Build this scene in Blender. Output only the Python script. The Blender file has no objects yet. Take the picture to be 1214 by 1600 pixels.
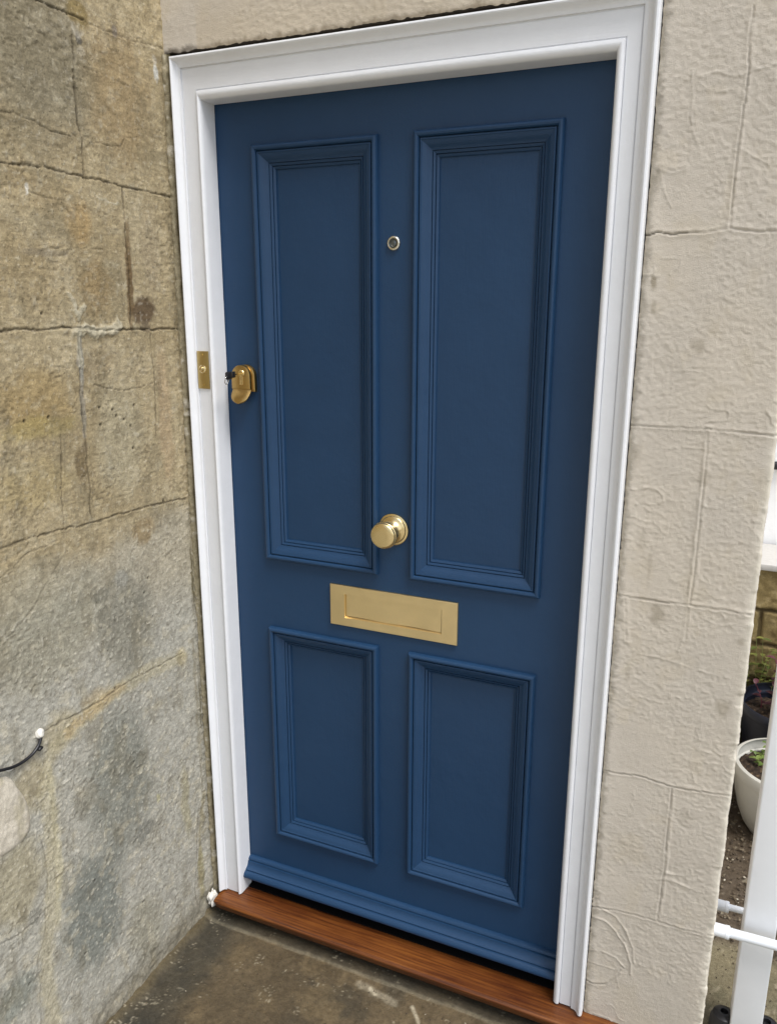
import bpy, bmesh, math, random
import numpy as np
from mathutils import Vector, Matrix
R = math.radians
random.seed(7)

# ------------------------------------------------------------ camera, sky, sun, exposure
scene = bpy.context.scene
COL = scene.collection
cam_data = bpy.data.cameras.new('camera')
cam_data.sensor_fit = 'VERTICAL'; cam_data.sensor_height = 24.0
cam_data.lens = 24.0 * 1245.13 / 1600.0
cam_data.clip_start = 0.01; cam_data.clip_end = 500
cam = bpy.data.objects.new('camera', cam_data); COL.objects.link(cam)
cam.location = (1.1164, -1.533, 1.5677)
cam.rotation_euler = (R(75.338), R(-0.143), R(23.788))
scene.camera = cam

SUN_EL, SUN_AZ = R(60), R(62)          # azimuth: from straight in front of the wall (-Y) round towards +X
w = bpy.data.worlds.new('World'); scene.world = w; w.use_nodes = True
nt = w.node_tree; bg = nt.nodes['Background']
sky = nt.nodes.new('ShaderNodeTexSky'); sky.sky_type = 'NISHITA'; sky.sun_disc = False
sky.sun_elevation = SUN_EL
sky.sun_rotation = math.pi - SUN_AZ
sky.air_density = 1.0; sky.dust_density = 2.0; sky.ozone_density = 1.0
hs = nt.nodes.new('ShaderNodeHueSaturation'); hs.inputs['Saturation'].default_value = 0.52
nt.links.new(sky.outputs[0], hs.inputs['Color']); nt.links.new(hs.outputs[0], bg.inputs['Color'])
bg.inputs['Strength'].default_value = 0.11
sd = bpy.data.lights.new('sun', 'SUN'); sd.energy = 1.5; sd.angle = R(24); sd.color = (1.0, .99, .975)
sun = bpy.data.objects.new('sun', sd); COL.objects.link(sun)
sdir = Vector((math.cos(SUN_EL) * math.sin(SUN_AZ), -math.cos(SUN_EL) * math.cos(SUN_AZ), math.sin(SUN_EL)))
sun.rotation_euler = sdir.to_track_quat('Z', 'Y').to_euler()
sun.location = (2, -3, 4)
scene.view_settings.view_transform = 'Standard'
scene.view_settings.look = 'None'
scene.view_settings.gamma = 1.0
scene.view_settings.exposure = 0.88

# ------------------------------------------------------------ surface features, in metres on their walls
LEFT_JOINTS = [(0.0028, 0.004, 0.8, [(-0.3391, 2.0808),(-0.288, 2.0817),(-0.2259, 2.0796)]),(0.002, 0.0015, 0.35, [(-0.2259, 2.0796),(-0.1761, 2.0781),(-0.1041, 2.0827),(-0.0011, 2.0905)]),(0.0028, 0.004, 0.75, [(-0.4535, 1.8009),(-0.3474, 1.8067),(-0.261, 1.804),(-0.1557, 1.7997),(-0.0679, 1.7964),(0.0111, 1.7949)]),(0.003, 0.003, 0.75, [(-0.2572, 2.0476),(-0.2575, 2.0208),(-0.2612, 1.9551),(-0.2618, 1.8999),(-0.2555, 1.8731),(-0.2597, 1.8007)]),(0.0018, 0.0022, 0.6, [(-0.4414, 1.8844),(-0.4117, 1.8872),(-0.3875, 1.8837),(-0.3596, 1.8796),(-0.3312, 1.8709),(-0.2927, 1.8711),(-0.2602, 1.8745)]),(0.003, 0.0028, 0.75, [(-0.1546, 1.7937),(-0.1541, 1.7005),(-0.1513, 1.624),(-0.1603, 1.5125)]),(0.0016, 0.002, 0.35, [(-0.3975, 1.7613),(-0.3838, 1.7565),(-0.3471, 1.7529),(-0.3241, 1.7521),(-0.313, 1.7408),(-0.2999, 1.7306)]),(0.003, 0.0045, 0.85, [(-0.4942, 1.5194),(-0.4385, 1.519),(-0.3306, 1.5196),(-0.2628, 1.5166),(-0.1897, 1.5107),(-0.1095, 1.5125),(0.0122, 1.5107)]),(0.0026, 0.002, 0.55, [(-0.1002, 1.5013),(-0.0953, 1.4483),(-0.095, 1.3918),(-0.1073, 1.2778)]),(0.0016, 0.0022, 0.5, [(-0.2763, 1.4077),(-0.2505, 1.3962),(-0.1945, 1.387),(-0.1543, 1.3887),(-0.1011, 1.3951)]),(0.003, 0.0026, 0.65, [(-0.3119, 1.5105),(-0.3178, 1.4113),(-0.3188, 1.3088),(-0.3191, 1.2363),(-0.3163, 1.2022),(-0.3214, 1.1325)]),(0.0026, 0.0022, 0.6, [(-0.3816, 1.318),(-0.3915, 1.2178),(-0.3984, 1.1279)]),(0.003, 0.0035, 0.7, [(-0.5501, 1.1337),(-0.536, 1.1334),(-0.4618, 1.1343),(-0.3256, 1.1281),(-0.2151, 1.1237),(-0.0975, 1.1187),(-0.0156, 1.1082)]),(0.0014, 0.001, 0.25, [(-0.3656, 1.1193),(-0.4084, 1.0774),(-0.4514, 1.0374),(-0.4966, 0.9936),(-0.5533, 0.9631),(-0.5753, 0.9591)]),(0.0018, 0.0015, 0.3, [(-0.5581, 1.0785),(-0.4885, 1.1073),(-0.4169, 1.113)]),(0.0022, 0.0025, 0.45, [(-0.5159, 0.7404),(-0.4326, 0.7361),(-0.3411, 0.7313),(-0.291, 0.7355),(-0.2496, 0.7353),(-0.2002, 0.7307),(-0.1269, 0.7283),(-0.0659, 0.7262)]),(0.0018, 0.0018, 0.4, [(-0.5408, 0.5107),(-0.5334, 0.4675),(-0.5311, 0.4351),(-0.5374, 0.401),(-0.5406, 0.3644)]),(0.0022, 0.002, 0.4, [(-0.6617, 0.3626),(-0.6445, 0.3569),(-0.6103, 0.3464),(-0.578, 0.3474),(-0.5437, 0.3542)]),(0.0018, 0.0015, 0.3, [(-0.5513, 0.3603),(-0.5545, 0.3123),(-0.5823, 0.2564),(-0.5812, 0.1907),(-0.5931, 0.1032)]),(0.0018, 0.0012, 0.3, [(-0.2964, 0.4954),(-0.2939, 0.4433),(-0.2964, 0.3849)]),(0.0022, 0.003, 0.5, [(-0.0385, 0.2717),(-0.0558, 0.2048),(-0.0788, 0.021),(-0.0738, -0.0447)]),(0.0016, 0.001, 0.25, [(-0.2845, 1.7494),(-0.2347, 1.7427),(-0.1819, 1.7356)]),(0.0016, 0.0015, 0.35, [(-0.2358, 1.8707),(-0.1925, 1.8721),(-0.1468, 1.8761),(-0.1354, 1.8936)]),(0.0016, 0.0012, 0.3, [(-0.3895, 1.6615),(-0.3108, 1.6719),(-0.2263, 1.6686)]),(0.0016, 0.001, 0.25, [(-0.2362, 1.999),(-0.1684, 1.9981),(-0.0762, 1.9928)]),(0.0016, 0.001, 0.2, [(-0.4177, 1.4556),(-0.3404, 1.4443)]),(0.0016, 0.001, 0.2, [(-0.5102, 1.3135),(-0.5349, 1.1999)])]
RIGHT_JOINTS = [(0.0025, 0.0035, 0.55, [(0.9235, 1.6871),(0.9367, 1.6845),(0.9503, 1.6894),(0.9772, 1.6855),(1.0002, 1.6869)]),(0.003, 0.0022, 0.12, [(1.0002, 1.6869),(1.0291, 1.687),(1.0691, 1.6919),(1.1143, 1.6854),(1.1424, 1.6856)]),(0.0022, 0.003, 0.45, [(0.9261, 1.3491),(1.0178, 1.3501),(1.0722, 1.35)]),(0.003, 0.0022, 0.15, [(1.0722, 1.35),(1.1254, 1.3477),(1.1811, 1.3458)]),(0.0026, 0.0025, 0.35, [(0.9222, 1.0114),(0.959, 1.0117),(0.9892, 1.0111),(1.0711, 1.0123),(1.1277, 1.0123),(1.1786, 1.0092)]),(0.0026, 0.0022, 0.25, [(0.9252, 0.6202),(0.9567, 0.6208),(1.0077, 0.6267),(1.071, 0.6184),(1.1313, 0.6232),(1.1842, 0.6262)]),(0.0026, 0.0022, 0.2, [(0.9289, 0.2812),(0.9941, 0.291),(1.0737, 0.2917),(1.1253, 0.2912),(1.1816, 0.2944)]),(0.0022, 0.0018, 0.2, [(1.0707, 2.0248),(1.068, 1.998),(1.0722, 1.9237),(1.0705, 1.8671),(1.0679, 1.7994),(1.0682, 1.7397),(1.0699, 1.694)]),(0.0024, 0.0014, 0.12, [(1.0685, 1.344),(1.0694, 1.2447),(1.0697, 1.1717),(1.0701, 1.0968),(1.0685, 1.0157)]),(0.0024, 0.002, 0.2, [(1.07, 0.6152),(1.0702, 0.5131),(1.0718, 0.4207),(1.0683, 0.2946)]),(0.0022, 0.0014, 0.1, [(1.0648, 1.006),(1.0655, 0.9733),(1.0662, 0.9403)]),(0.0022, 0.001, 0.1, [(0.9483, 1.0074),(0.952, 0.9743),(0.9573, 0.9207)]),(0.0022, 0.002, 0.2, [(0.9245, 0.0862),(0.9463, 0.0809),(0.974, 0.0905),(0.9959, 0.1169),(1.0025, 0.1404)]),(0.002, 0.0025, 0.4, [(1.15, 1.0109),(1.1614, 1.0064),(1.1807, 1.0096)]),(0.0018, 0.0012, 0.12, [(0.9466, 1.7968),(0.9681, 1.7894),(0.9885, 1.7923)])]
RIGHT_RIDGES = [(0.004, 0.0025, [(0.932, 0.2553),(0.9625, 0.2562),(0.9872, 0.2367),(1.0069, 0.2104),(1.0239, 0.166),(1.0247, 0.1372)]),(0.0035, 0.002, [(0.9537, 0.2833),(0.9845, 0.2742),(1.0084, 0.2446),(1.0247, 0.2087),(1.0292, 0.1681)]),(0.0035, 0.0022, [(0.9349, 0.1675),(0.9683, 0.1734),(0.9923, 0.1673),(1.0115, 0.1491)]),(0.0025, 0.0015, [(0.9887, 1.8787),(0.9955, 1.8487),(1.0078, 1.825)]),(0.0025, 0.0015, [(0.9848, 1.9418),(0.9915, 1.9028),(0.9904, 1.8815)]),(0.0025, 0.0012, [(0.9468, 1.7947),(0.956, 1.7604),(0.9735, 1.7285)]),(0.0025, 0.0015, [(1.0708, 1.8188),(1.0967, 1.8024),(1.1222, 1.7882)]),(0.003, 0.0012, [(0.9761, 1.9283),(1.0248, 1.9359),(1.0595, 1.9268),(1.1136, 1.9381)]),(0.0022, 0.0013, [(1.0034, 1.3111),(1.0374, 1.316),(1.065, 1.3133)]),(0.003, 0.0015, [(1.0647, 1.3274),(1.0662, 1.2324),(1.0653, 1.1712),(1.0644, 1.1087),(1.0647, 1.032)]),(0.0025, 0.0013, [(1.0741, 1.9235),(1.0734, 1.8668),(1.0719, 1.7991),(1.0711, 1.7496)]),(0.003, 0.0012, [(1.0746, 0.6047),(1.0751, 0.5146),(1.0768, 0.4223),(1.0735, 0.3257)]),(0.0025, 0.0012, [(0.9863, 0.8957),(1.0348, 0.894),(1.0888, 0.8841),(1.1527, 0.8767)]),(0.0022, 0.001, [(1.0654, 1.1339),(1.0797, 1.0664),(1.095, 1.0597),(1.1217, 1.0712)]),(0.0025, 0.0012, [(1.0903, 0.9906),(1.1198, 0.9787),(1.1523, 0.9882)]),(0.0022, 0.001, [(0.9297, 0.8172),(0.9937, 0.8022),(1.043, 0.7988)]),(0.0022, 0.001, [(1.1035, 0.6637),(1.1116, 0.6411),(1.1305, 0.6317)])]
LEFT_TONES = [(-0.3432, 1.9992, 0.14, 0.16, (118, 112, 94), 0.75),(-0.3622, 1.8601, 0.12, 0.04, (136, 124, 98), 0.5),(-0.1356, 1.9706, 0.1, 0.14, (142, 122, 88), 0.6),(-0.2799, 1.7209, 0.035, 0.04, (168, 142, 98), 0.7),(-0.3757, 1.7617, 0.1, 0.04, (150, 132, 98), 0.4),(-0.2529, 1.5963, 0.05, 0.06, (146, 122, 82), 0.5),(-0.425, 1.6155, 0.12, 0.08, (150, 134, 102), 0.5),(-0.0821, 1.6662, 0.03, 0.1, (156, 142, 116), 0.6),(-0.4414, 1.3927, 0.1, 0.06, (152, 130, 86), 0.6),(-0.4339, 1.3378, 0.09, 0.025, (158, 142, 90), 0.55),(-0.4635, 1.2327, 0.1, 0.05, (158, 142, 104), 0.7),(-0.2168, 1.28, 0.07, 0.12, (164, 154, 128), 0.8),(-0.0654, 1.3162, 0.025, 0.16, (170, 150, 120), 0.7),(-0.2716, 1.4459, 0.05, 0.035, (140, 124, 96), 0.5),(-0.1693, 1.0678, 0.035, 0.035, (142, 124, 92), 0.8),(-0.3188, 1.0651, 0.05, 0.03, (152, 138, 110), 0.5),(-0.4558, 0.9448, 0.16, 0.12, (150, 146, 130), 0.95),(-0.2452, 0.8637, 0.09, 0.14, (138, 135, 122), 0.95),(-0.5051, 1.0421, 0.12, 0.06, (160, 152, 130), 0.6),(-0.3091, 0.4947, 0.11, 0.2, (134, 134, 124), 1.0),(-0.4197, 0.2521, 0.1, 0.16, (126, 128, 120), 1.0),(-0.2682, 0.0748, 0.06, 0.1, (146, 142, 126), 0.8),(-0.0928, 0.3253, 0.018, 0.12, (158, 150, 118), 0.6),(-0.3595, 0.7372, 0.05, 0.03, (172, 154, 118), 0.6),(-0.4605, 0.7212, 0.05, 0.04, (168, 156, 124), 0.6),(-0.6025, 0.4581, 0.07, 0.1, (158, 150, 126), 0.85),(-0.553, 0.6434, 0.05, 0.06, (164, 152, 122), 0.7),(-0.6442, 0.2178, 0.05, 0.05, (134, 136, 126), 0.9),(-0.048, 0.0792, 0.012, 0.1, (140, 134, 96), 0.7),(-0.0668, 0.718, 0.02, 0.03, (168, 154, 118), 0.6),(-0.2565, -0.15, 0.08, 0.03, (120, 112, 84), 0.6)]
LEFT_STAINS = [(-0.1157, 1.5492, 0.03, 0.03, (94, 78, 58), 0.95),(-0.1133, 1.5153, 0.012, 0.012, (100, 88, 70), 0.8),(-0.1528, 1.6111, 0.008, 0.085, (108, 88, 60), 0.8),(-0.3351, 1.2486, 0.014, 0.036, (112, 98, 72), 0.8),(-0.322, 1.2831, 0.006, 0.02, (118, 104, 80), 0.7),(-0.2431, 2.046, 0.007, 0.01, (84, 82, 78), 0.8),(-0.2459, 2.0612, 0.012, 0.016, (178, 172, 158), 0.6),(-0.2393, 2.0254, 0.01, 0.01, (176, 168, 150), 0.5),(-0.1403, 2.0844, 0.007, 0.012, (120, 112, 108), 0.6),(-0.1013, 2.0742, 0.004, 0.01, (120, 104, 76), 0.6),(-0.0249, 2.0407, 0.006, 0.018, (200, 200, 194), 0.85),(-0.4014, 1.7641, 0.004, 0.012, (214, 210, 198), 0.9),(-0.0285, 2.0642, 0.005, 0.008, (190, 186, 176), 0.4),(-0.2407, 2.0892, 0.02, 0.03, (120, 102, 52), 0.6),(-0.5761, 0.3614, 0.012, 0.018, (130, 128, 118), 0.9),(-0.2521, 0.9797, 0.018, 0.022, (146, 144, 134), 0.7),(-0.191, 0.3924, 0.006, 0.012, (176, 170, 130), 0.7),(-0.3114, 1.461, 0.006, 0.05, (150, 148, 138), 0.8),(-0.3173, 1.3475, 0.005, 0.04, (140, 134, 118), 0.7),(0.0019, 1.5937, 0.004, 0.012, (70, 58, 44), 0.9),(-0.002, 1.2469, 0.003, 0.05, (90, 80, 60), 0.8),(-0.0098, 0.91, 0.0035, 0.08, (96, 88, 60), 0.8),(-0.0115, 0.5591, 0.003, 0.08, (100, 92, 64), 0.7),(-0.3127, 0.9632, 0.02, 0.02, (118, 116, 104), 0.6),(-0.3087, 0.9178, 0.014, 0.02, (112, 110, 98), 0.6),(-0.2507, 0.3367, 0.03, 0.03, (112, 112, 104), 0.6),(-0.414, 0.2985, 0.02, 0.03, (108, 108, 100), 0.5),(-0.3676, 1.6572, 0.05, 0.008, (120, 112, 98), 0.4)]
LEFT_BANDS = [(0.024, (180, 170, 138), 0.5, [(-0.0668, 0.718),(-0.1733, 0.7302),(-0.2916, 0.731),(-0.3808, 0.7173),(-0.4543, 0.7032),(-0.5025, 0.6713),(-0.5117, 0.6035),(-0.5105, 0.5126),(-0.5187, 0.426),(-0.5333, 0.3427),(-0.5603, 0.2693),(-0.569, 0.1795),(-0.5613, 0.0545)]),(0.01, (190, 182, 150), 0.4, [(-0.4982, 0.6543),(-0.4999, 0.5662),(-0.4985, 0.4737),(-0.5067, 0.3856),(-0.5246, 0.3037)]),(0.016, (178, 156, 116), 0.5, [(-0.2814, 0.7309),(-0.3613, 0.7228),(-0.4453, 0.7058)]),(0.006, (150, 146, 138), 0.55, [(-0.3119, 1.5105),(-0.3131, 1.4611),(-0.3142, 1.3856),(-0.3188, 1.3088)]),(0.008, (112, 92, 64), 0.6, [(-0.1492, 1.7261),(-0.1513, 1.624),(-0.1583, 1.5125)]),(0.009, (150, 140, 108), 0.5, [(-0.0192, 0.2986),(-0.0489, 0.1604),(-0.0578, 0.0047)]),(0.005, (168, 160, 136), 0.5, [(0.0093, 1.9885),(-0.0008, 1.7655),(0.003, 1.4425),(0.002, 1.1363),(-0.0036, 0.8399)]),(0.006, (120, 112, 88), 0.4, [(-0.0258, 0.7444),(-0.0248, 0.4171),(-0.0295, 0.1869)])]
LEFT_MORTAR = [(0.014, 0.0045, [(-0.3184, 1.512),(-0.2889, 1.5173),(-0.2636, 1.5103),(-0.236, 1.5146),(-0.216, 1.5128),(-0.1958, 1.5239)]),(0.008, 0.0025, [(-0.3119, 1.5105),(-0.3141, 1.4798),(-0.313, 1.4486)]),(0.006, 0.003, [(-0.33, 1.5867),(-0.3157, 1.5713),(-0.3126, 1.5568),(-0.3054, 1.5349)]),(0.009, 0.003, [(-0.3129, 1.5544),(-0.3075, 1.5447),(-0.2884, 1.5616)]),(0.003, 0.001, [(-0.2278, 1.7708),(-0.1966, 1.7646),(-0.1674, 1.7641)])]
LEFT_PITS = [(-0.2697, 1.3587),(-0.2704, 1.3231),(-0.1685, 1.3527),(-0.4627, 1.3561),(-0.1666, 0.9553),(-0.1831, 0.9249),(-0.2987, 0.7391),(-0.4067, 1.3561),(-0.3961, 1.548),(-0.3813, 0.4514),(-0.095, 1.1212),(-0.2711, 0.1539),(-0.6088, 0.2195),(-0.1811, 1.2604),(-0.2238, 1.3359),(-0.2016, 1.3262),(-0.2335, 1.3505),(-0.1835, 1.31),(-0.4598, 0.1655),(-0.3524, 0.1266),(-0.2619, 0.5338),(-0.4131, 0.3214)]
# ------------------------------------------------------------ helpers
def lin(c):
    c = np.asarray(c, float) / 255.0
    return np.where(c <= .04045, c / 12.92, ((c + .055) / 1.055) ** 2.4)

def srgb(r, g, b, k=1.0):
    return tuple(float(v) * k for v in lin((r, g, b))) + (1.0,)

def tag(o, label=None, cat=None, group=None, kind=None):
    if label: o['label'] = label
    if cat: o['category'] = cat
    if group: o['group'] = group
    if kind: o['kind'] = kind
    return o

def thing(name, label, cat, loc=(0, 0, 0), group=None):
    o = bpy.data.objects.new(name, None); o.location = loc; o.empty_display_size = .05
    COL.objects.link(o); return tag(o, label, cat, group, 'thing')

def link(name, me, mat, parent=None, smooth=None):
    if mat: me.materials.append(mat)
    o = bpy.data.objects.new(name, me); COL.objects.link(o)
    if smooth is not None:
        me.polygons.foreach_set('use_smooth', [True] * len(me.polygons))
        if smooth < 180: me.set_sharp_from_angle(angle=R(smooth))
    if parent:
        o.parent = parent
        o.matrix_parent_inverse = Matrix.Translation(-Vector(world_loc(parent)))
    return o

def world_loc(o):
    v = Vector(o.location)
    p = o.parent
    if p is not None:
        return v + Vector(world_loc(p)) + o.matrix_parent_inverse.translation
    return v

def pymesh(name, verts, faces):
    me = bpy.data.meshes.new(name); me.from_pydata(verts, [], faces); me.update(); return me

def bm_obj(name, bm, mat, parent=None, smooth=35):
    bmesh.ops.recalc_face_normals(bm, faces=bm.faces)
    me = bpy.data.meshes.new(name); bm.to_mesh(me); bm.free()
    return link(name, me, mat, parent, smooth)

def add_box(bm, x0, x1, y0, y1, z0, z1, bev=0.0, seg=2):
    r = bmesh.ops.create_cube(bm, size=1.0)
    for v in r['verts']:
        v.co = ((x0 + x1) / 2 + v.co.x * (x1 - x0), (y0 + y1) / 2 + v.co.y * (y1 - y0), (z0 + z1) / 2 + v.co.z * (z1 - z0))
    if bev:
        es = list({e for v in r['verts'] for e in v.link_edges})
        bmesh.ops.bevel(bm, geom=es, offset=bev, segments=seg, profile=.5, affect='EDGES')

def add_lathe(bm, prof, centre, axis, seg=48, cap=True):
    """profile of (radius, distance along axis)"""
    ax = Vector(axis).normalized(); c = Vector(centre)
    u = ax.orthogonal().normalized(); v = ax.cross(u)
    rings = []
    for r, h in prof:
        if r < 1e-6: rings.append([bm.verts.new(c + ax * h)])
        else: rings.append([bm.verts.new(c + ax * h + (u * math.cos(t) + v * math.sin(t)) * r) for t in [2 * math.pi * k / seg for k in range(seg)]])
    for a, b in zip(rings, rings[1:]):
        for k in range(seg):
            k2 = (k + 1) % seg
            if len(a) == 1 and len(b) == 1: continue
            if len(a) == 1: bm.faces.new((a[0], b[k], b[k2]))
            elif len(b) == 1: bm.faces.new((a[k], a[k2], b[0]))
            else: bm.faces.new((a[k], a[k2], b[k2], b[k]))
    if cap:
        for rg in (rings[0], rings[-1]):
            if len(rg) > 1: bm.faces.new(rg)

def catmull(pts, n=8):
    P = [Vector(p) for p in pts]; P = [P[0] * 2 - P[1]] + P + [P[-1] * 2 - P[-2]]
    out = []
    for i in range(1, len(P) - 2):
        for k in range(n):
            t = k / n
            out.append(.5 * ((2 * P[i]) + (P[i + 1] - P[i - 1]) * t + (2 * P[i - 1] - 5 * P[i] + 4 * P[i + 1] - P[i + 2]) * t * t + (3 * P[i] - P[i - 1] - 3 * P[i + 1] + P[i + 2]) * t ** 3))
    out.append(P[-2]); return out

def add_tube(bm, pts, rad, seg=12, cap=True):
    pts = [Vector(p) for p in pts]; n = len(pts)
    rads = rad if isinstance(rad, (list, tuple)) else [rad] * n
    rings = []; up = None
    for i, p in enumerate(pts):
        t = (pts[min(i + 1, n - 1)] - pts[max(i - 1, 0)]).normalized()
        if up is None: up = t.orthogonal().normalized()
        up = (up - t * up.dot(t)).normalized(); s = t.cross(up)
        rings.append([bm.verts.new(p + (up * math.cos(a) + s * math.sin(a)) * rads[i]) for a in [2 * math.pi * k / seg for k in range(seg)]])
    for a, b in zip(rings, rings[1:]):
        for k in range(seg):
            bm.faces.new((a[k], a[(k + 1) % seg], b[(k + 1) % seg], b[k]))
    if cap: bm.faces.new(rings[0]); bm.faces.new(rings[-1])

# ---- numpy noise
_rs = np.random.RandomState(3)
_T = _rs.rand(4096).astype(np.float64)
_P = _rs.permutation(4096)
def vnoise(x, y, seed=0):
    x = x + seed * 17.13; y = y + seed * 9.71
    xi = np.floor(x).astype(np.int64); yi = np.floor(y).astype(np.int64)
    fx = x - xi; fy = y - yi
    fx = fx * fx * fx * (fx * (fx * 6 - 15) + 10); fy = fy * fy * fy * (fy * (fy * 6 - 15) + 10)
    def h(a, b): return _T[_P[(_P[(a + seed * 131) & 4095] + b) & 4095]]
    return (h(xi, yi) * (1 - fx) + h(xi + 1, yi) * fx) * (1 - fy) + (h(xi, yi + 1) * (1 - fx) + h(xi + 1, yi + 1) * fx) * fy
def fbm(x, y, scale, octv=4, seed=0, gain=.5):
    a = 1.0; s = 0; tot = 0; f = 1 / scale
    for o in range(octv):
        s = s + a * (vnoise(x * f, y * f, seed + o * 3) * 2 - 1); tot += a; a *= gain; f *= 2.03
    return s / tot
def ridged(x, y, scale, octv=3, seed=0):
    a = 1.0; s = 0; tot = 0; f = 1 / scale
    for o in range(octv):
        s = s + a * (1 - np.abs(vnoise(x * f, y * f, seed + o * 5) * 2 - 1)) ** 3; tot += a; a *= .5; f *= 2.1
    return s / tot
def seg_dist(u, v, pts):
    """distance to a polyline, only near it"""
    D = np.full(u.shape, 9.0)
    for (a, b), (c, d) in zip(pts, pts[1:]):
        ex, ey = c - a, d - b; L = ex * ex + ey * ey + 1e-12
        t = np.clip(((u - a) * ex + (v - b) * ey) / L, 0, 1)
        D = np.minimum(D, np.hypot(u - a - t * ex, v - b - t * ey))
    return D
def sstep(a, b, x):
    t = np.clip((x - a) / (b - a), 0, 1); return t * t * (3 - 2 * t)
def spaced(stops):
    """[(start, step), ..., (end,)] -> coordinates"""
    out = []
    for (a, s), nx in zip(stops, stops[1:]):
        n = max(1, int(round((nx[0] - a) / s))); out += list(a + (nx[0] - a) * np.arange(n) / n)
    out.append(stops[-1][0]); return np.array(out)

def grid_mesh(name, X, Y, Z, keep=None, colour=None, flip=False):
    """one sheet of quads from 2-D coordinate arrays"""
    n, m = X.shape
    co = np.stack([X, Y, Z], -1).reshape(-1, 3)
    idx = np.arange(n * m).reshape(n, m)
    q = np.stack([idx[:-1, :-1], idx[1:, :-1], idx[1:, 1:], idx[:-1, 1:]], -1)
    if flip: q = q[..., ::-1]
    q = q.reshape(-1, 4)
    if keep is not None: q = q[keep.reshape(-1)]
    me = bpy.data.meshes.new(name)
    me.vertices.add(n * m); me.vertices.foreach_set('co', co.ravel().astype(np.float32))
    me.loops.add(q.size); me.loops.foreach_set('vertex_index', q.ravel().astype(np.int32))
    me.polygons.add(len(q)); me.polygons.foreach_set('loop_start', np.arange(0, q.size, 4, dtype=np.int32))
    me.polygons.foreach_set('loop_total', np.full(len(q), 4, dtype=np.int32))
    me.update(calc_edges=True); me.validate()
    if colour is not None:
        at = me.color_attributes.new('tone', 'FLOAT_COLOR', 'POINT')
        c = np.ones((n * m, 4), np.float32); c[:, :3] = colour.reshape(-1, 3)
        at.data.foreach_set('color', c.ravel())
    return me

# ------------------------------------------------------------ materials
def nodes(name):
    m = bpy.data.materials.new(name); m.use_nodes = True
    return m, m.node_tree, m.node_tree.nodes['Principled BSDF']
def N(nt, kind, **kw):
    n = nt.nodes.new(kind)
    for k, v in kw.items():
        if k in n.inputs: n.inputs[k].default_value = v
        else: setattr(n, k, v)
    return n
def coords(nt, scale=(1, 1, 1)):
    tc = N(nt, 'ShaderNodeTexCoord'); mp = N(nt, 'ShaderNodeMapping'); mp.inputs['Scale'].default_value = scale
    nt.links.new(tc.outputs['Object'], mp.inputs['Vector']); return mp.outputs[0]
def noise(nt, vec, scale, detail=4, rough=.55):
    n = N(nt, 'ShaderNodeTexNoise', Scale=scale, Detail=detail, Roughness=rough); nt.links.new(vec, n.inputs['Vector']); return n.outputs['Fac']
def ramp(nt, fac, stops):
    r = N(nt, 'ShaderNodeValToRGB'); nt.links.new(fac, r.inputs[0]); el = r.color_ramp.elements
    while len(el) < len(stops): el.new(.5)
    for e, (p, c) in zip(el, stops):
        e.position = p; e.color = c if len(c) == 4 else (*c, 1)
    return r.outputs[0]
def mixc(nt, a, b, fac, mode='MIX'):
    x = N(nt, 'ShaderNodeMix', data_type='RGBA', blend_type=mode)
    for s, v in ((x.inputs[6], a), (x.inputs[7], b), (x.inputs[0], fac)):
        if isinstance(v, (tuple, float, int)): s.default_value = v
        else: nt.links.new(v, s)
    return x.outputs[2]
def bump(nt, bsdf, h, dist, strength=1.0, prev=None):
    b = N(nt, 'ShaderNodeBump', Strength=strength, Distance=dist); nt.links.new(h, b.inputs['Height'])
    if prev is not None: nt.links.new(prev, b.inputs['Normal'])
    nt.links.new(b.outputs[0], bsdf.inputs['Normal']); return b.outputs[0]

def mat_plain(name, col, rough=.5, metal=0.0, spec=.5, bumps=None, var=0.0, coat=0.0):
    m, nt, b = nodes(name)
    b.inputs['Roughness'].default_value = rough; b.inputs['Metallic'].default_value = metal
    b.inputs['Specular IOR Level'].default_value = spec
    if coat: b.inputs['Coat Weight'].default_value = coat; b.inputs['Coat Roughness'].default_value = .15
    v = coords(nt)
    if var:
        f = noise(nt, v, 9, 6, .6); lo = tuple(c * (1 - var) for c in col[:3]); hi = tuple(min(1, c * (1 + var)) for c in col[:3])
        nt.links.new(ramp(nt, f, [(.3, lo), (.7, hi)]), b.inputs['Base Color'])
    else: b.inputs['Base Color'].default_value = col
    if bumps:
        p = None
        for sc, d in bumps: p = bump(nt, b, noise(nt, v, sc, 3), d, 1.0, p)
    return m

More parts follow.
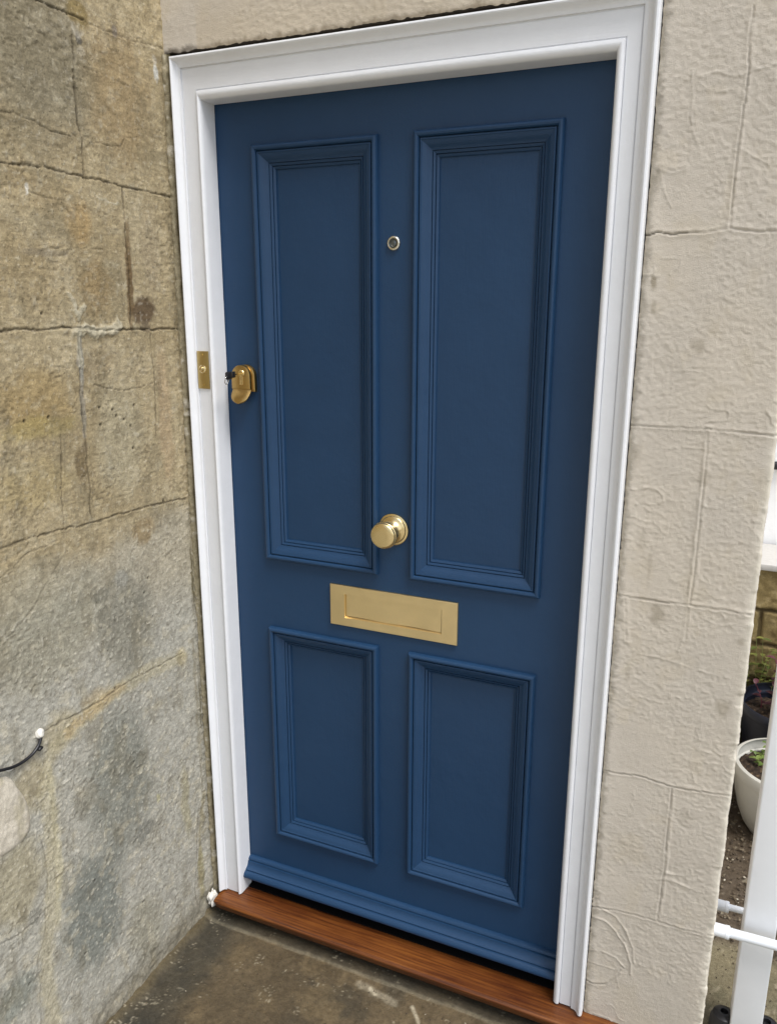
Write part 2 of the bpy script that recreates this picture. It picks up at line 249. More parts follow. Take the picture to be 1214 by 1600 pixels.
def mat_attr(name, rough, fine, strat=None, speck=.25, spec=.3, bumps=((900, .0006), (260, .001)), wet=None):
    """surface colour = the object's own colour map, broken up by mineral grain"""
    m, nt, b = nodes(name)
    b.inputs['Specular IOR Level'].default_value = spec
    at = N(nt, 'ShaderNodeAttribute', attribute_name='tone')
    v = coords(nt)
    g = ramp(nt, noise(nt, v, fine, 6, .7), [(.25, (1 - speck,) * 3), (.75, (1 + speck,) * 3)])
    c = mixc(nt, at.outputs['Color'], g, 1.0, 'MULTIPLY')
    g2 = ramp(nt, noise(nt, v, fine * .18, 5, .65), [(.3, (1 - speck * .7, 1 - speck * .75, 1 - speck * .85)), (.7, (1 + speck * .5,) * 3)])
    c = mixc(nt, c, g2, 1.0, 'MULTIPLY')
    if strat:
        vs = coords(nt, strat[0]); g3 = ramp(nt, noise(nt, vs, strat[1], 4, .6), [(.3, (1 - strat[2],) * 3), (.7, (1 + strat[2],) * 3)])
        c = mixc(nt, c, g3, 1.0, 'MULTIPLY')
    nt.links.new(c, b.inputs['Base Color'])
    b.inputs['Roughness'].default_value = rough
    if wet:
        rr = N(nt, 'ShaderNodeMapRange'); nt.links.new(noise(nt, v, wet[0], 5, .6), rr.inputs[0])
        rr.inputs[1].default_value = .35; rr.inputs[2].default_value = .65; rr.inputs[3].default_value = wet[1]; rr.inputs[4].default_value = rough
        nt.links.new(rr.outputs[0], b.inputs['Roughness'])
    p = None
    for sc, d in bumps: p = bump(nt, b, noise(nt, v, sc, 4, .6), d, 1.0, p)
    return m

def mat_blue():
    m, nt, b = nodes('blue_door_paint')
    v = coords(nt, (1, 1, .06)); v2 = coords(nt)
    c = ramp(nt, noise(nt, v2, 3.2, 5, .6), [(.3, (.0125, .0430, .1010)), (.7, (.0148, .0490, .1130))])
    nt.links.new(c, b.inputs['Base Color'])
    rr = N(nt, 'ShaderNodeMapRange'); nt.links.new(noise(nt, v2, 30, 4), rr.inputs[0]); rr.inputs[3].default_value = .36; rr.inputs[4].default_value = .50
    nt.links.new(rr.outputs[0], b.inputs['Roughness']); b.inputs['Specular IOR Level'].default_value = .34
    p = bump(nt, b, noise(nt, v, 420, 3), .00025)
    p = bump(nt, b, noise(nt, v2, 60, 4), .0005, 1, p)
    bump(nt, b, noise(nt, v2, 6, 2), .004, 1, p)
    return m

def mat_white(name='white_gloss_paint', stretch=(1, 1, .06), col=(.775, .785, .805)):
    m, nt, b = nodes(name)
    v = coords(nt, stretch); v2 = coords(nt)
    c = ramp(nt, noise(nt, v2, 14, 5, .65), [(.3, tuple(k * .955 for k in col)), (.65, col)])
    nt.links.new(c, b.inputs['Base Color'])
    b.inputs['Roughness'].default_value = .33; b.inputs['Specular IOR Level'].default_value = .45
    p = bump(nt, b, noise(nt, v, 300, 3), .0004)
    bump(nt, b, noise(nt, v2, 50, 3), .0006, 1, p)
    return m

def mat_brass(name, col, rough, stretch=(1, 1, 1), sc=500):
    m, nt, b = nodes(name)
    b.inputs['Metallic'].default_value = 1.0
    v = coords(nt, stretch); v2 = coords(nt)
    c = ramp(nt, noise(nt, v2, 16, 3, .5), [(.3, tuple(k * .90 for k in col)), (.7, col)])
    nt.links.new(c, b.inputs['Base Color'])
    rr = N(nt, 'ShaderNodeMapRange'); nt.links.new(noise(nt, v, sc * .12, 3), rr.inputs[0]); rr.inputs[3].default_value = rough - .07; rr.inputs[4].default_value = rough + .08
    nt.links.new(rr.outputs[0], b.inputs['Roughness'])
    p = bump(nt, b, noise(nt, v, sc, 2), .00003, .5)
    bump(nt, b, noise(nt, v2, 9, 2), .0015, 1, p)
    return m

def mat_wood():
    m, nt, b = nodes('varnished_hardwood')
    v = coords(nt, (.022, 1, 1)); v2 = coords(nt)
    g = noise(nt, v, 210, 6, .65); big = noise(nt, coords(nt, (.25, 1, 1)), 12, 4, .6)
    c = ramp(nt, g, [(.30, (.040, .011, .0035)), (.45, (.110, .034, .0075)), (.68, (.200, .072, .015))])
    c = mixc(nt, c, ramp(nt, big, [(.32, (.50, .36, .32)), (.60, (1.15, 1.1, 1.0))]), 1.0, 'MULTIPLY')
    nt.links.new(c, b.inputs['Base Color'])
    b.inputs['Roughness'].default_value = .42; b.inputs['Specular IOR Level'].default_value = .35; b.inputs['Coat Weight'].default_value = .12; b.inputs['Coat Roughness'].default_value = .22
    p = bump(nt, b, g, .0006); bump(nt, b, noise(nt, v2, 40, 4), .0008, 1, p)
    return m

def mat_glass_lens():
    m, nt, b = nodes('spy_lens_glass')
    b.inputs['Base Color'].default_value = (.05, .06, .06, 1); b.inputs['Roughness'].default_value = .04
    b.inputs['Coat Weight'].default_value = 1.0; return m

M_BLUE = mat_blue()
M_WHITE = mat_white()
M_WHITE_H = mat_white('white_gloss_paint_across', (.06, 1, 1))
M_BRASS = mat_brass('satin_brass', (.82, .64, .33), .24, (1, 1, 1), 150)
M_BRASS_PLATE = mat_brass('brushed_brass', (.86, .68, .37), .38, (.05, 1, 1), 700)
M_BRASS_DARK = mat_brass('aged_brass', (.52, .35, .13), .32)
M_CHROME = mat_plain('nickel', (.6, .6, .58, 1), .18, 1.0)
M_BLACK = mat_plain('black_plastic', (.012, .012, .014, 1), .35)
M_GAP_SHADE = mat_plain('gap_shade_black', (.004, .004, .0045, 1), .95, spec=.1)  # black that stands in for shade in the gap under the door
M_WOOD = mat_wood()
M_LENS = mat_glass_lens()
M_STONE = mat_attr('weathered_ashlar', .88, 300, ((1, 1, 3.0), 55, .10), .26, bumps=((1100, .0011), (380, .0014)))
M_RENDER = mat_attr('painted_masonry', .62, 300, None, .045, .35, bumps=((1200, .0007), (480, .0009)))
M_GROUND = mat_attr('damp_concrete', .75, 500, None, .42, .4, bumps=((800, .0012), (200, .002)), wet=(18, .42))
M_YARD = mat_attr('garden_stone', .9, 300, None, .35)
M_MORTAR = mat_attr('old_mortar', .9, 450, None, .30, bumps=((600, .0014),))
M_UPVC = mat_plain('white_plastic', srgb(226, 230, 234), .3, 0, .5, var=.03)
M_POST = mat_plain('white_coated_post', srgb(236, 238, 240), .32, 0, .5, ((30, .0006),), var=.03)

# ------------------------------------------------------------ left stone wall (plane x = -0.088, faces +X)
LX = -0.088; GZ = -0.07
def blend(col, c, k):
    return col * (1 - k[..., None]) + lin(c) * STONE_K * k[..., None]
STONE_K = 1.16
def left_wall():
    ys = spaced([(-2.2, .05), (-1.1, .02), (-.72, .0021), (.02,)])
    zs = spaced([(-.12, .01), (-.085, .0022), (2.30, .04), (3.4,)])
    Y, Z = np.meshgrid(ys, zs, indexing='ij')
    wy = Y + .012 * fbm(Y, Z, .07, 3, 1) + .003 * fbm(Y, Z, .012, 3, 11); wz = Z + .012 * fbm(Y, Z, .07, 3, 2) + .003 * fbm(Y, Z, .012, 3, 12)
    col = np.ones(Y.shape + (3,)) * lin((164, 150, 120)) * STONE_K
    k = sstep(-.25, .5, fbm(Y, Z, .16, 4, 5)) * .5; col = blend(col, (142, 127, 96), k)
    k = sstep(0, .5, fbm(Y, Z, .11, 4, 8)) * .45; col = blend(col, (180, 168, 140), k)
    # the lower wall is a grey cement render
    zb = 1.04 + .06 * (Y + .4) + .05 * fbm(Y, Z, .12, 4, 21)
    grey = sstep(.05, -.03, Z - zb) * (.55 + .45 * sstep(.98, .80, Z))
    col = blend(col, (166, 164, 154), grey * .92)
    for (a, b, ra, rb, c, s) in LEFT_TONES:
        d = np.hypot((wy - a) / ra, (wz - b) / rb) + .22 * fbm(Y, Z, .035, 3, 31)
        col = blend(col, c, sstep(1.25, .55, d) * s)
    k = sstep(.12, .5, fbm(Y * 1.0, Z * .45, .035, 4, 41)) * .35; col = blend(col, (116, 108, 86), k)
    k = sstep(.2, .55, fbm(Y, Z, .022, 4, 44)) * .45; col = blend(col, (186, 178, 156), k * (.5 + .5 * grey))
    for (wd, c, s, pts) in LEFT_BANDS:
        d = seg_dist(Y + .008 * fbm(Y, Z, .03, 4, 33), Z + .008 * fbm(Y, Z, .03, 4, 34), pts) / wd + .35 * fbm(Y, Z, .012, 3, 35)
        col = blend(col, c, sstep(1.2, .4, d) * s)
    for (a, b, ra, rb, c, s) in LEFT_STAINS:
        w2y = Y + .004 * fbm(Y, Z, .012, 3, 51); w2z = Z + .004 * fbm(Y, Z, .012, 3, 52)
        d = np.hypot((w2y - a) / (ra * 1.35), (w2z - b) / rb) + .25 * fbm(Y, Z, min(.03, max(.008, ra)), 3, 53)
        col = blend(col, c, sstep(1.15, .7, d) * s)
    # relief
    H = .0018 * fbm(Y, Z, .10, 3, 61) + .0010 * fbm(Y, Z, .03, 3, 62)
    H += .0006 * fbm(Y * 1.3 + Z * .4, Z * 1.2, .011, 3, 63) * (1 + .5 * grey) + .0004 * fbm(Y, Z, .0055, 2, 69)
    H += .0005 * grey * (ridged(Y + Z * .8, Z - Y * .5, .03, 3, 64) - .3)
    H += .0006 * (1 - grey) * fbm(Y * .5, Z * 3.0, .014, 3, 65)
    pit = .7 * sstep(.64, .82, vnoise(Y / .0062, Z / .0062, 71)) * sstep(.45, .7, vnoise(Y / .06, Z / .06, 72))
    H -= .0014 * pit; col = blend(col, (88, 80, 62), pit * .35)
    grit = sstep(.80, .92, vnoise(Y / .006, Z / .006, 76)); H += .0012 * grit * (.4 + .6 * grey); col = blend(col, (200, 194, 178), grit * (.2 + .2 * grey))
    spk2 = np.random.RandomState(5).rand(*Y.shape)
    col = col * (1 + .16 * (spk2 - .5) + .18 * fbm(Y, Z, .007, 2, 78))[..., None]; H += .00035 * (spk2 - .5)
    fl = (spk2 > .991) * 1.0; col = blend(col, (210, 204, 188), fl * (.25 + .35 * grey)); fd = (spk2 < .008) * 1.0; col = blend(col, (60, 54, 42), fd * .6)
    for (wd, dp, dirt, pts) in LEFT_JOINTS:
        ys_, zs_ = [p[0] for p in pts], [p[1] for p in pts]
        m = (Y > min(ys_) - .04) & (Y < max(ys_) + .04) & (Z > min(zs_) - .04) & (Z < max(zs_) + .04)
        yy, zz = Y[m], Z[m]
        d = seg_dist(yy + .0032 * fbm(yy, zz, .011, 4, 81, .65) + .003 * fbm(yy, zz, .05, 2, 83), zz + .0032 * fbm(yy, zz, .011, 4, 82, .65) + .003 * fbm(yy, zz, .05, 2, 84), pts)
        wv = wd * (.25 + 1.0 * vnoise(yy / .02, zz / .02, 85))
        g = sstep(wv * 1.25, wv * .35, d)
        h = H[m]; h -= (dp * .6) * g; h += .0004 * sstep(.012, .004, d) * (1 - g); H[m] = h
        cc = col[m]; kk = (g * dirt * (.4 + .6 * vnoise(yy / .02, zz / .02, 86)))[:, None]
        kk = np.clip(kk, 0, 1); halo = (sstep(.012, .0, d) * .16 * dirt)[:, None]
        cc = cc * (1 - halo) + lin((96, 82, 58)) * halo
        col[m] = cc * (1 - kk) + lin((58, 50, 36)) * kk
    for (wd, hh, pts) in LEFT_MORTAR:
        ys_, zs_ = [p[0] for p in pts], [p[1] for p in pts]
        m = (Y > min(ys_) - .03) & (Y < max(ys_) + .03) & (Z > min(zs_) - .03) & (Z < max(zs_) + .03)
        yy, zz = Y[m], Z[m]
        d = seg_dist(yy + .004 * fbm(yy, zz, .01, 3, 91), zz + .006 * fbm(yy, zz, .01, 3, 92), pts)
        g = sstep(wd, wd * .45, d); H[m] += .7 * hh * g * (.6 + .6 * vnoise(yy / .006, zz / .006, 93))
        cc = col[m]; kk = (g * .7 * (.5 + .6 * vnoise(yy / .01, zz / .01, 94)))[:, None]; col[m] = cc * (1 - kk) + lin((202, 195, 172)) * kk
    for (a, b) in LEFT_PITS:
        m = (abs(Y - a) < .012) & (abs(Z - b) < .012)
        d = np.hypot(Y[m] - a, Z[m] - b); g = sstep(.0042, .0014, d); H[m] -= .004 * g
        cc = col[m]; kk = (g * .8)[:, None]; col[m] = cc * (1 - kk) + lin((44, 40, 32)) * kk
    # plaster skim beside the frame stands a little proud; the foot of the wall is rough
    H += .0035 * sstep(-.045, -.02, Y + .008 * fbm(Z, Z * 0, .05, 3, 95)) * (.7 + .5 * fbm(Y, Z, .02, 2, 96))
    foot = sstep(.10, .0, Z - GZ - .03 + .03 * fbm(Y, Z, .05, 3, 97)); H += foot * .006 * (.4 + fbm(Y, Z, .03, 3, 98))
    col = blend(col, (96, 86, 62), np.clip(foot * .55, 0, 1))
    X = LX + H
    me = grid_mesh('ashlar_face', X, Y, Z, colour=np.clip(col, .01, .9), flip=False)
    t = thing('stone_wall', 'weathered tan and grey stone side wall left of the blue door, with cracked joints', 'wall', (LX, -.8, GZ))
    o = link('ashlar_face', me, M_STONE, t, 180)
    bm = bmesh.new(); add_box(bm, LX - .30, LX - .012, -2.2, 0.3, -.3, 3.4)
    bm_obj('wall_backing', bm, mat_plain('wall_core_stone', srgb(130, 118, 92), .9, bumps=((40, .004),), var=.2), t, None)
    # pale plaster lump at the left
    pts = [(-.6122, .7042), (-.592, .6922), (-.5748, .6539), (-.5611, .6197), (-.5579, .5741), (-.5646, .5492), (-.5911, .5382), (-.6215, .5379), (-.66, .545), (-.70, .58), (-.715, .63), (-.69, .68), (-.65, .705)]
    cy, cz = np.mean([p[0] for p in pts]), np.mean([p[1] for p in pts])
    P = catmull([(0, a, b) for a, b in pts + pts[:1]], 8)[:-1]
    n = len(P); rings = 26; rr = np.linspace(0, 1, rings)
    yy = np.zeros((rings, n + 1)); zz = np.zeros_like(yy)
    for j in range(n + 1):
        p = P[j % n]
        yy[:, j] = cy + (p.y - cy) * rr; zz[:, j] = cz + (p.z - cz) * rr
    hh = .012 * (1 - rr[:, None] ** 6) ** .5 + .0018 * fbm(yy, zz, .02, 4, 101) + .0010 * fbm(yy, zz, .006, 2, 102) - .004
    hh[-1] = -.006
    cl = np.ones(yy.shape + (3,)) * lin((206, 198, 182)); kk = sstep(.1, .5, fbm(yy, zz, .03, 4, 104)) * .6
    cl = blend(cl, (170, 162, 138), kk)
    link('plaster_patch', grid_mesh('plaster_patch', LX + hh, yy, zz, colour=cl), M_MORTAR, t, 180)
    return t
left_wall()

# ------------------------------------------------------------ house wall around the door (plane y = 0.004, faces -Y)
WX1 = 1.181; WY = .004; OX0, OX1, OZ1 = -.080, .9318, 2.0805
def house_wall():
    xs = list(spaced([(LX - .012, .003), (.93, .0021), (WX1, )]))
    R0 = .006
    zs = spaced([(-.12, .01), (-.08, .0023), (2.32, .04), (4.2,)])
    xs = np.array(xs); U = np.concatenate([xs, WX1 + np.array([.0025, .005, .0075, .010, .014, .02, .04, .08, .16, .4, .9, 1.8, 3.0])])
    S, Z = np.meshgrid(U, zs, indexing='ij')
    # the corner: arc length S wraps round to the side of the house
    over = np.clip(S - (WX1 - R0), 0, None); ang = np.clip(over / R0, 0, math.pi / 2)
    bx = np.where(S < WX1 - R0, S, WX1 - R0 + R0 * np.sin(ang)); by = WY + R0 - R0 * np.cos(ang) + np.clip(over - R0 * math.pi / 2, 0, None)
    nx, ny = np.sin(ang), -np.cos(ang)
    side = sstep(.0, .012, S - WX1)
    X, V = S, Z
    H = .0016 * fbm(X, V, .16, 3, 201) + .0003 * fbm(X * 1.0, V * 1.3, .03, 3, 202)
    rid = ridged(X + .02 * fbm(X, V, .05, 2, 204), V * 1.15 + .02 * fbm(X, V, .05, 2, 205), .05, 3, 203)
    patch = sstep(.30, .62, vnoise(X / .12, V / .12, 206))
    H += .0006 * (rid - .35) * (.2 + .8 * patch)
    H += .0005 * fbm(X * 1.0, V * 1.8, .010, 3, 207) * (.3 + .9 * patch)
    H += .00055 * fbm(X, V * 1.2, .0050, 2, 208) * (.6 + .6 * patch) + .00012 * (np.random.RandomState(8).rand(*X.shape) - .5)
    cr = sstep(.90, .97, ridged(X * .8 + .01 * fbm(X, V, .03, 2, 214), V * 1.4, .045, 1, 213)) * sstep(.5, .75, vnoise(X / .07, V / .05, 215)); H += .0011 * cr
    col = np.ones(X.shape + (3,)) * lin((200, 191, 177))
    col = blend(col, (194, 184, 168), sstep(-.1, .5, fbm(X, V, .2, 3, 211)) * .5)
    col = blend(col, (186, 175, 155), sstep(.25, .55, fbm(X, V * .7, .05, 4, 212)) * .35)
    for (wd, dp, dirt, pts) in RIGHT_JOINTS:
        a_, b_ = [p[0] for p in pts], [p[1] for p in pts]
        m = (X > min(a_) - .03) & (X < max(a_) + .03) & (V > min(b_) - .03) & (V < max(b_) + .03)
        xx, vv = X[m], V[m]
        d = seg_dist(xx + .0013 * fbm(xx, vv, .015, 3, 221), vv + .0013 * fbm(xx, vv, .015, 3, 222), pts)
        wv = wd * .8 * (.6 + .6 * vnoise(xx / .02, vv / .02, 223)); g = sstep(wv * 1.1, wv * .3, d) * (.5 + .5 * sstep(.25, .6, vnoise(xx / .05, vv / .05, 224)))
        H[m] -= dp * .75 * g; H[m] += .0007 * sstep(.010, .003, d) * (1 - g)
        cc = col[m]; kk = (g * dirt)[:, None]; col[m] = cc * (1 - kk) + lin((92, 82, 66)) * kk
    for (wd, hh, pts) in RIGHT_RIDGES:
        a_, b_ = [p[0] for p in pts], [p[1] for p in pts]
        m = (X > min(a_) - .03) & (X < max(a_) + .03) & (V > min(b_) - .03) & (V < max(b_) + .03)
        xx, vv = X[m], V[m]
        d = seg_dist(xx + .002 * fbm(xx, vv, .02, 2, 231), vv + .002 * fbm(xx, vv, .02, 2, 232), pts)
        H[m] += hh * sstep(wd * .6, 0, d) * (.5 + .7 * vnoise(xx / .012, vv / .012, 233))
    for (a, b, ra, rb, s) in [(.9518, 1.6065, .006, .016, .6), (.956, 1.5625, .006, .012, .4), (1.0368, 1.497, .014, .02, .35), (1.012, .985, .016, .03, .4), (1.1482, .81, .018, .02, .35), (.9722, 1.13, .01, .02, .2),
                              (.989, 1.08, .005, .04, .25), (.965, .8527, .006, .03, .25), (.947, 1.78, .006, .03, .25), (1.07, 1.26, .012, .015, .25), (1.165, .955, .012, .010, .4), (.95, 1.30, .008, .03, .2), (1.10, .56, .02, .02, .15)]:
        d = np.hypot((X - a) / ra, (V - b) / rb) + .5 * fbm(X, V, .012, 4, 241); col = blend(col, (118, 106, 82), sstep(1.2, .3, d) * s)
    # dirt line and chipped rim beside the frame
    e = np.maximum.reduce([X - .934, Z * 0 - 9]); near = sstep(.016, .0, np.abs(X - .9325) + .008 * fbm(X, V, .01, 3, 251)) * (Z < 2.09) * (X > .9)
    col = blend(col, (96, 86, 66), near * .55); H -= near * .0012
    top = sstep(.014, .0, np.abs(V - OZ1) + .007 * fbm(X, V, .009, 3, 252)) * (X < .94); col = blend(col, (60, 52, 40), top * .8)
    ec = sstep(.02, .0, np.abs(S - WX1)); H += ec * .0016 * (fbm(X * .3, V, .045, 4, 261) + .6 * fbm(X * .3, V, .012, 2, 262)) - ec * .0030 * sstep(.62, .8, vnoise(V / .035, X * 0, 263))
    col = blend(col, (214, 208, 192), ec * .5)  # edge highlight of the house corner put into the colour
    mid = (X > 0) & (X < .9) & (V < 2.2) & (V > 2.05); col = blend(col, (176, 160, 132), mid * .35 * sstep(2.2, 2.1, V))
    Xo = bx + nx * H; Yo = by + ny * H
    # ragged rim of the opening
    jit = .0022 * fbm(V, X * 0, .008, 3, 271)
    k = np.abs(X - OX1) < .0028; Xo = Xo + jit * k * (V < OZ1)
    kz = np.abs(V - OZ1) < .0026; Zo = Z + kz * .003 * fbm(X, X * 0, .010, 3, 272) * (X < OX1)
    cx = (X[:-1, :-1] + X[1:, 1:]) / 2; cz = (V[:-1, :-1] + V[1:, 1:]) / 2
    keep = ~((cx > OX0 - .1) & (cx < OX1) & (cz < OZ1))
    me = grid_mesh('rendered_face', Xo, Yo, Zo, keep, np.clip(col, .01, .9), flip=True)
    t = thing('house_wall', 'beige painted textured masonry wall around the blue front door', 'wall', (1.05, .2, GZ))
    link('rendered_face', me, M_RENDER, t, 180)
    # inner faces of the opening: right jamb of the masonry and the underside of the lintel
    zz = spaced([(-.12, .01), (OZ1,)]); dd = np.array([WY + .001, .02, .06, .12, .30])
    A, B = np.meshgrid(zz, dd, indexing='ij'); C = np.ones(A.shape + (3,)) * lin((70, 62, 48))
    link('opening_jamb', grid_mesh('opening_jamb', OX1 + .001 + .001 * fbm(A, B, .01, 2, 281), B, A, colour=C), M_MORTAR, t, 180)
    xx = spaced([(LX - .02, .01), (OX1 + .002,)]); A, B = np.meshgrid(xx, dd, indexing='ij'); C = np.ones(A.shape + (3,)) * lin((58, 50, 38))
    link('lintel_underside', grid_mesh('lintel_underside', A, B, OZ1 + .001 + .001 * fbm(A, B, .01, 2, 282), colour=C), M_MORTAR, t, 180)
    bm = bmesh.new(); add_box(bm, -.12, 1.0, .103, .28, 2.0, 2.30); add_box(bm, -.12, -.045, .103, .28, -.1, 1.999); add_box(bm, .912, 1.0, .103, .28, -.1, 1.999)  # hidden boxes added behind the frame to block sky light leaking through
    bm_obj('wall_backing', bm, mat_plain('dark_leak_backing', srgb(60, 52, 42), .95, var=.2), t, None)
    # mortar strip squeezed between stone wall and frame
    zz = spaced([(-.09, .003), (OZ1 - .002,)]); uu = np.linspace(0, 1, 12); A, B = np.meshgrid(zz, uu, indexing='ij')
    xm = LX + .001 + B * .017; ym = -.004 + B * .012 - .006 * np.sin(np.pi * B) + .0035 * fbm(A, B * .02, .02, 4, 291) + .002 * fbm(A, B * .02, .006, 2, 293)
    C = np.ones(A.shape + (3,)) * lin((162, 152, 126)); C = blend(C, (74, 66, 44), np.clip(sstep(.62, .9, B + .22 * fbm(A, B * .02, .05, 4, 292)) * .9, 0, 1)); C = blend(C, (208, 202, 188), sstep(.3, .55, fbm(A, B * .02, .02, 4, 294)) * .55)  # frame-side edge darkened to paint the thin shaded gap; pale flecks on the mortar
    link('mortar_fillet', grid_mesh('mortar_fillet', xm, ym, A, colour=C, flip=True), M_MORTAR, t, 180)
    return t
house_wall()

# ------------------------------------------------------------ ground
def ground():
    xs = spaced([(-60, 12), (-12, 3), (-3, .5), (-.5, .1), (-.16, .003), (1.0, .006), (1.45, .02), (2.2, .1), (3, .5), (12, 3), (60,)])
    ys = spaced([(-60, 12), (-12, 3), (-3, .5), (-1, .1), (-.55, .003), (.0, .008), (.25, .01), (1.75, .05), (3, .5), (12, 3), (60,)])
    X, Y = np.meshgrid(xs, ys, indexing='ij')
    near = sstep(2.5, 1.2, np.hypot(X - .5, Y))
    H = (.003 * fbm(X, Y, .2, 3, 301) + .0018 * fbm(X, Y, .04, 4, 302) + .001 * fbm(X, Y, .01, 3, 303)) * near
    col = np.ones(X.shape + (3,)) * lin((104, 90, 67))
    col = blend(col, (76, 65, 47), sstep(-.3, .4, fbm(X, Y, .18, 4, 311)) * .7)
    col = blend(col, (56, 52, 42), sstep(.0, .5, fbm(X, Y, .09, 4, 312)) * .6)
    col = blend(col, (118, 102, 74), sstep(.1, .5, fbm(X, Y, .06, 4, 313)) * .4)
    wd = sstep(-.12, -.03, -np.abs(X + .03) + .03 * fbm(X, Y, .06, 3, 314)) * (X < .1); col = blend(col, (52, 52, 46), wd * .7)
    # strip of old mortar with a little step, darkened as shade under the sill
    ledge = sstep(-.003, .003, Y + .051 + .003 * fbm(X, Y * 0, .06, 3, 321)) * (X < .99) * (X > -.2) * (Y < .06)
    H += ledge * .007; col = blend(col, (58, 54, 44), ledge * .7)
    line = sstep(.004, .001, np.abs(Y + .052 + .003 * fbm(X, Y * 0, .06, 3, 321))) * (X < .99); col = blend(col, (126, 118, 98), line * .45)
    # fillet of dirt along the foot of the stone wall
    fil = sstep(.035, .0, (X - LX) + .012 * fbm(Y, Y * 0, .05, 3, 331)) * (X > LX - .05) * (Y < .03)
    H += fil * .012; col = blend(col, (104, 92, 66), fil * .6)
    # garden side: olive slab, then soil
    gr = (X > 1.12) * 1.0; col = blend(col, (122, 114, 90), gr * .85); col = blend(col, (96, 92, 70), gr * sstep(0, .5, fbm(X, Y, .03, 4, 341)) * .6)
    soil = gr * sstep(.40, .44, Y + .03 * fbm(X, Y, .05, 3, 342)); col = blend(col, (74, 62, 50), soil * .9); H += soil * (.010 + .008 * fbm(X, Y, .02, 4, 343))
    wh = sstep(.80, .88, vnoise(X / .0045, Y / .0045, 351)) * sstep(.6, .85, vnoise(X / .03, Y / .03, 352)); col = blend(col, (190, 180, 156), wh * .45 * near)
    spl = (sstep(.016, .004, seg_dist(X + .004 * fbm(X, Y, .01, 2, 355), Y + .004 * fbm(X, Y, .01, 2, 356), [(.40, -.078), (.455, -.086), (.50, -.094)])) * .30
           + sstep(.006, .002, seg_dist(X, Y, [(.545, -.085), (.575, -.12)])) * .6 + sstep(.006, .002, seg_dist(X, Y, [(.43, -.079), (.45, -.090)])) * .5)
    col = blend(col, (196, 186, 162), np.clip(spl, 0, .8))
    far = sstep(-.75, -.95, Y) * (X < 6); col = blend(col, (172, 168, 158), far * .9)  # unseen ground made paler to brighten the brass reflections and add bounce
    Z = GZ + H
    me = grid_mesh('ground', X, Y, Z, colour=np.clip(col, .008, .9))
    o = link('ground', me, M_GROUND, None, 180); tag(o, kind='structure')
ground()

def pebbles():
    vs, fs = [], []
    rs = random.Random(11)
    def stone(c, r):
        bm = bmesh.new(); bmesh.ops.create_icosphere(bm, subdivisions=1, radius=r)
        rot = Matrix.Rotation(rs.random() * 6, 3, 'Z') @ Matrix.Rotation(rs.random() * 3, 3, 'X'); sc = Vector((1, .6 + .4 * rs.random(), .45 + .3 * rs.random()))
        b = len(vs)
        for v in bm.verts:
            p = v.co * (1 + .35 * (rs.random() - .5)); p = Vector((p.x * sc.x, p.y * sc.y, p.z * sc.z)); p = rot @ p
            vs.append((c[0] + p.x, c[1] + p.y, c[2] + p.z * .8))
        for f in bm.faces: fs.append(tuple(b + v.index for v in f.verts))
        bm.free()
    for k in range(330):
        x = rs.uniform(-.07, .75); y = -.06 - abs(rs.gauss(0, .18)); stone((x, y, GZ + .002), rs.uniform(.0006, .0022))
    for k in range(1300):
        stone((rs.uniform(1.19, 1.42), rs.uniform(.40, 1.5), GZ + .014 + rs.random() * .004), rs.uniform(.0015, .006))
    for k in range(260):
        stone((rs.uniform(1.19, 1.5), rs.uniform(.0, .42), GZ + .003), rs.uniform(.001, .003))
    me = pymesh('gravel', vs, fs)
    m, nt, b = nodes('mixed_grit'); g = N(nt, 'ShaderNodeNewGeometry')
    c = ramp(nt, g.outputs['Random Per Island'], [(0, srgb(60, 50, 40)), (.6, srgb(92, 80, 62)), (.93, srgb(120, 108, 88)), (1, srgb(190, 182, 164))])
    nt.links.new(c, b.inputs['Base Color']); b.inputs['Roughness'].default_value = .85
    o = link('gravel', me, m); tag(o, 'loose grit and soil crumbs scattered on the ground', 'gravel', kind='stuff')
pebbles()

# ------------------------------------------------------------ door frame
# architrave profile: (zone, fraction through zone, y); zones: m = outer moulding, f = flat, b = bead
PROF = [('m', 0, .10), ('m', 0, -.012), ('m', .03, -.0155), ('m', .09, -.0175), ('m', .20, -.0182), ('m', .30, -.0172), ('m', .37, -.0148),
        ('m', .40, -.0125), ('m', .48, -.0095), ('m', .58, -.0068), ('m', .70, -.0050), ('m', .82, -.0042), ('m', .93, -.0040), ('m', .955, -.0036), ('m', .96, .0000),
        ('m', .965, .0013), ('f', .03, .0013), ('f', .045, .0), ('f', .5, .0), ('f', .95, .0), ('f', .965, .0020), ('b', .02, .0020), ('b', .04, -.0020), ('b', .12, -.0042), ('b', .30, -.0056),
        ('b', .50, -.0056), ('b', .72, -.0040), ('b', .90, -.0008), ('b', .98, .0030), ('b', 1.0, .006), ('b', 1.0, .0478)]
def prof_u(w3):
    o = {'m': 0, 'f': w3[0], 'b': w3[0] + w3[1]}; wd = {'m': w3[0], 'f': w3[1], 'b': w3[2]}
    return [o[z] + f * wd[z] for z, f, y in PROF]
FL, FR, FT = -.058, .9305, 2.069
WL, WR, WT = (.018, .037, .009), (.028, .026, .0145), (.022, .045, .019)
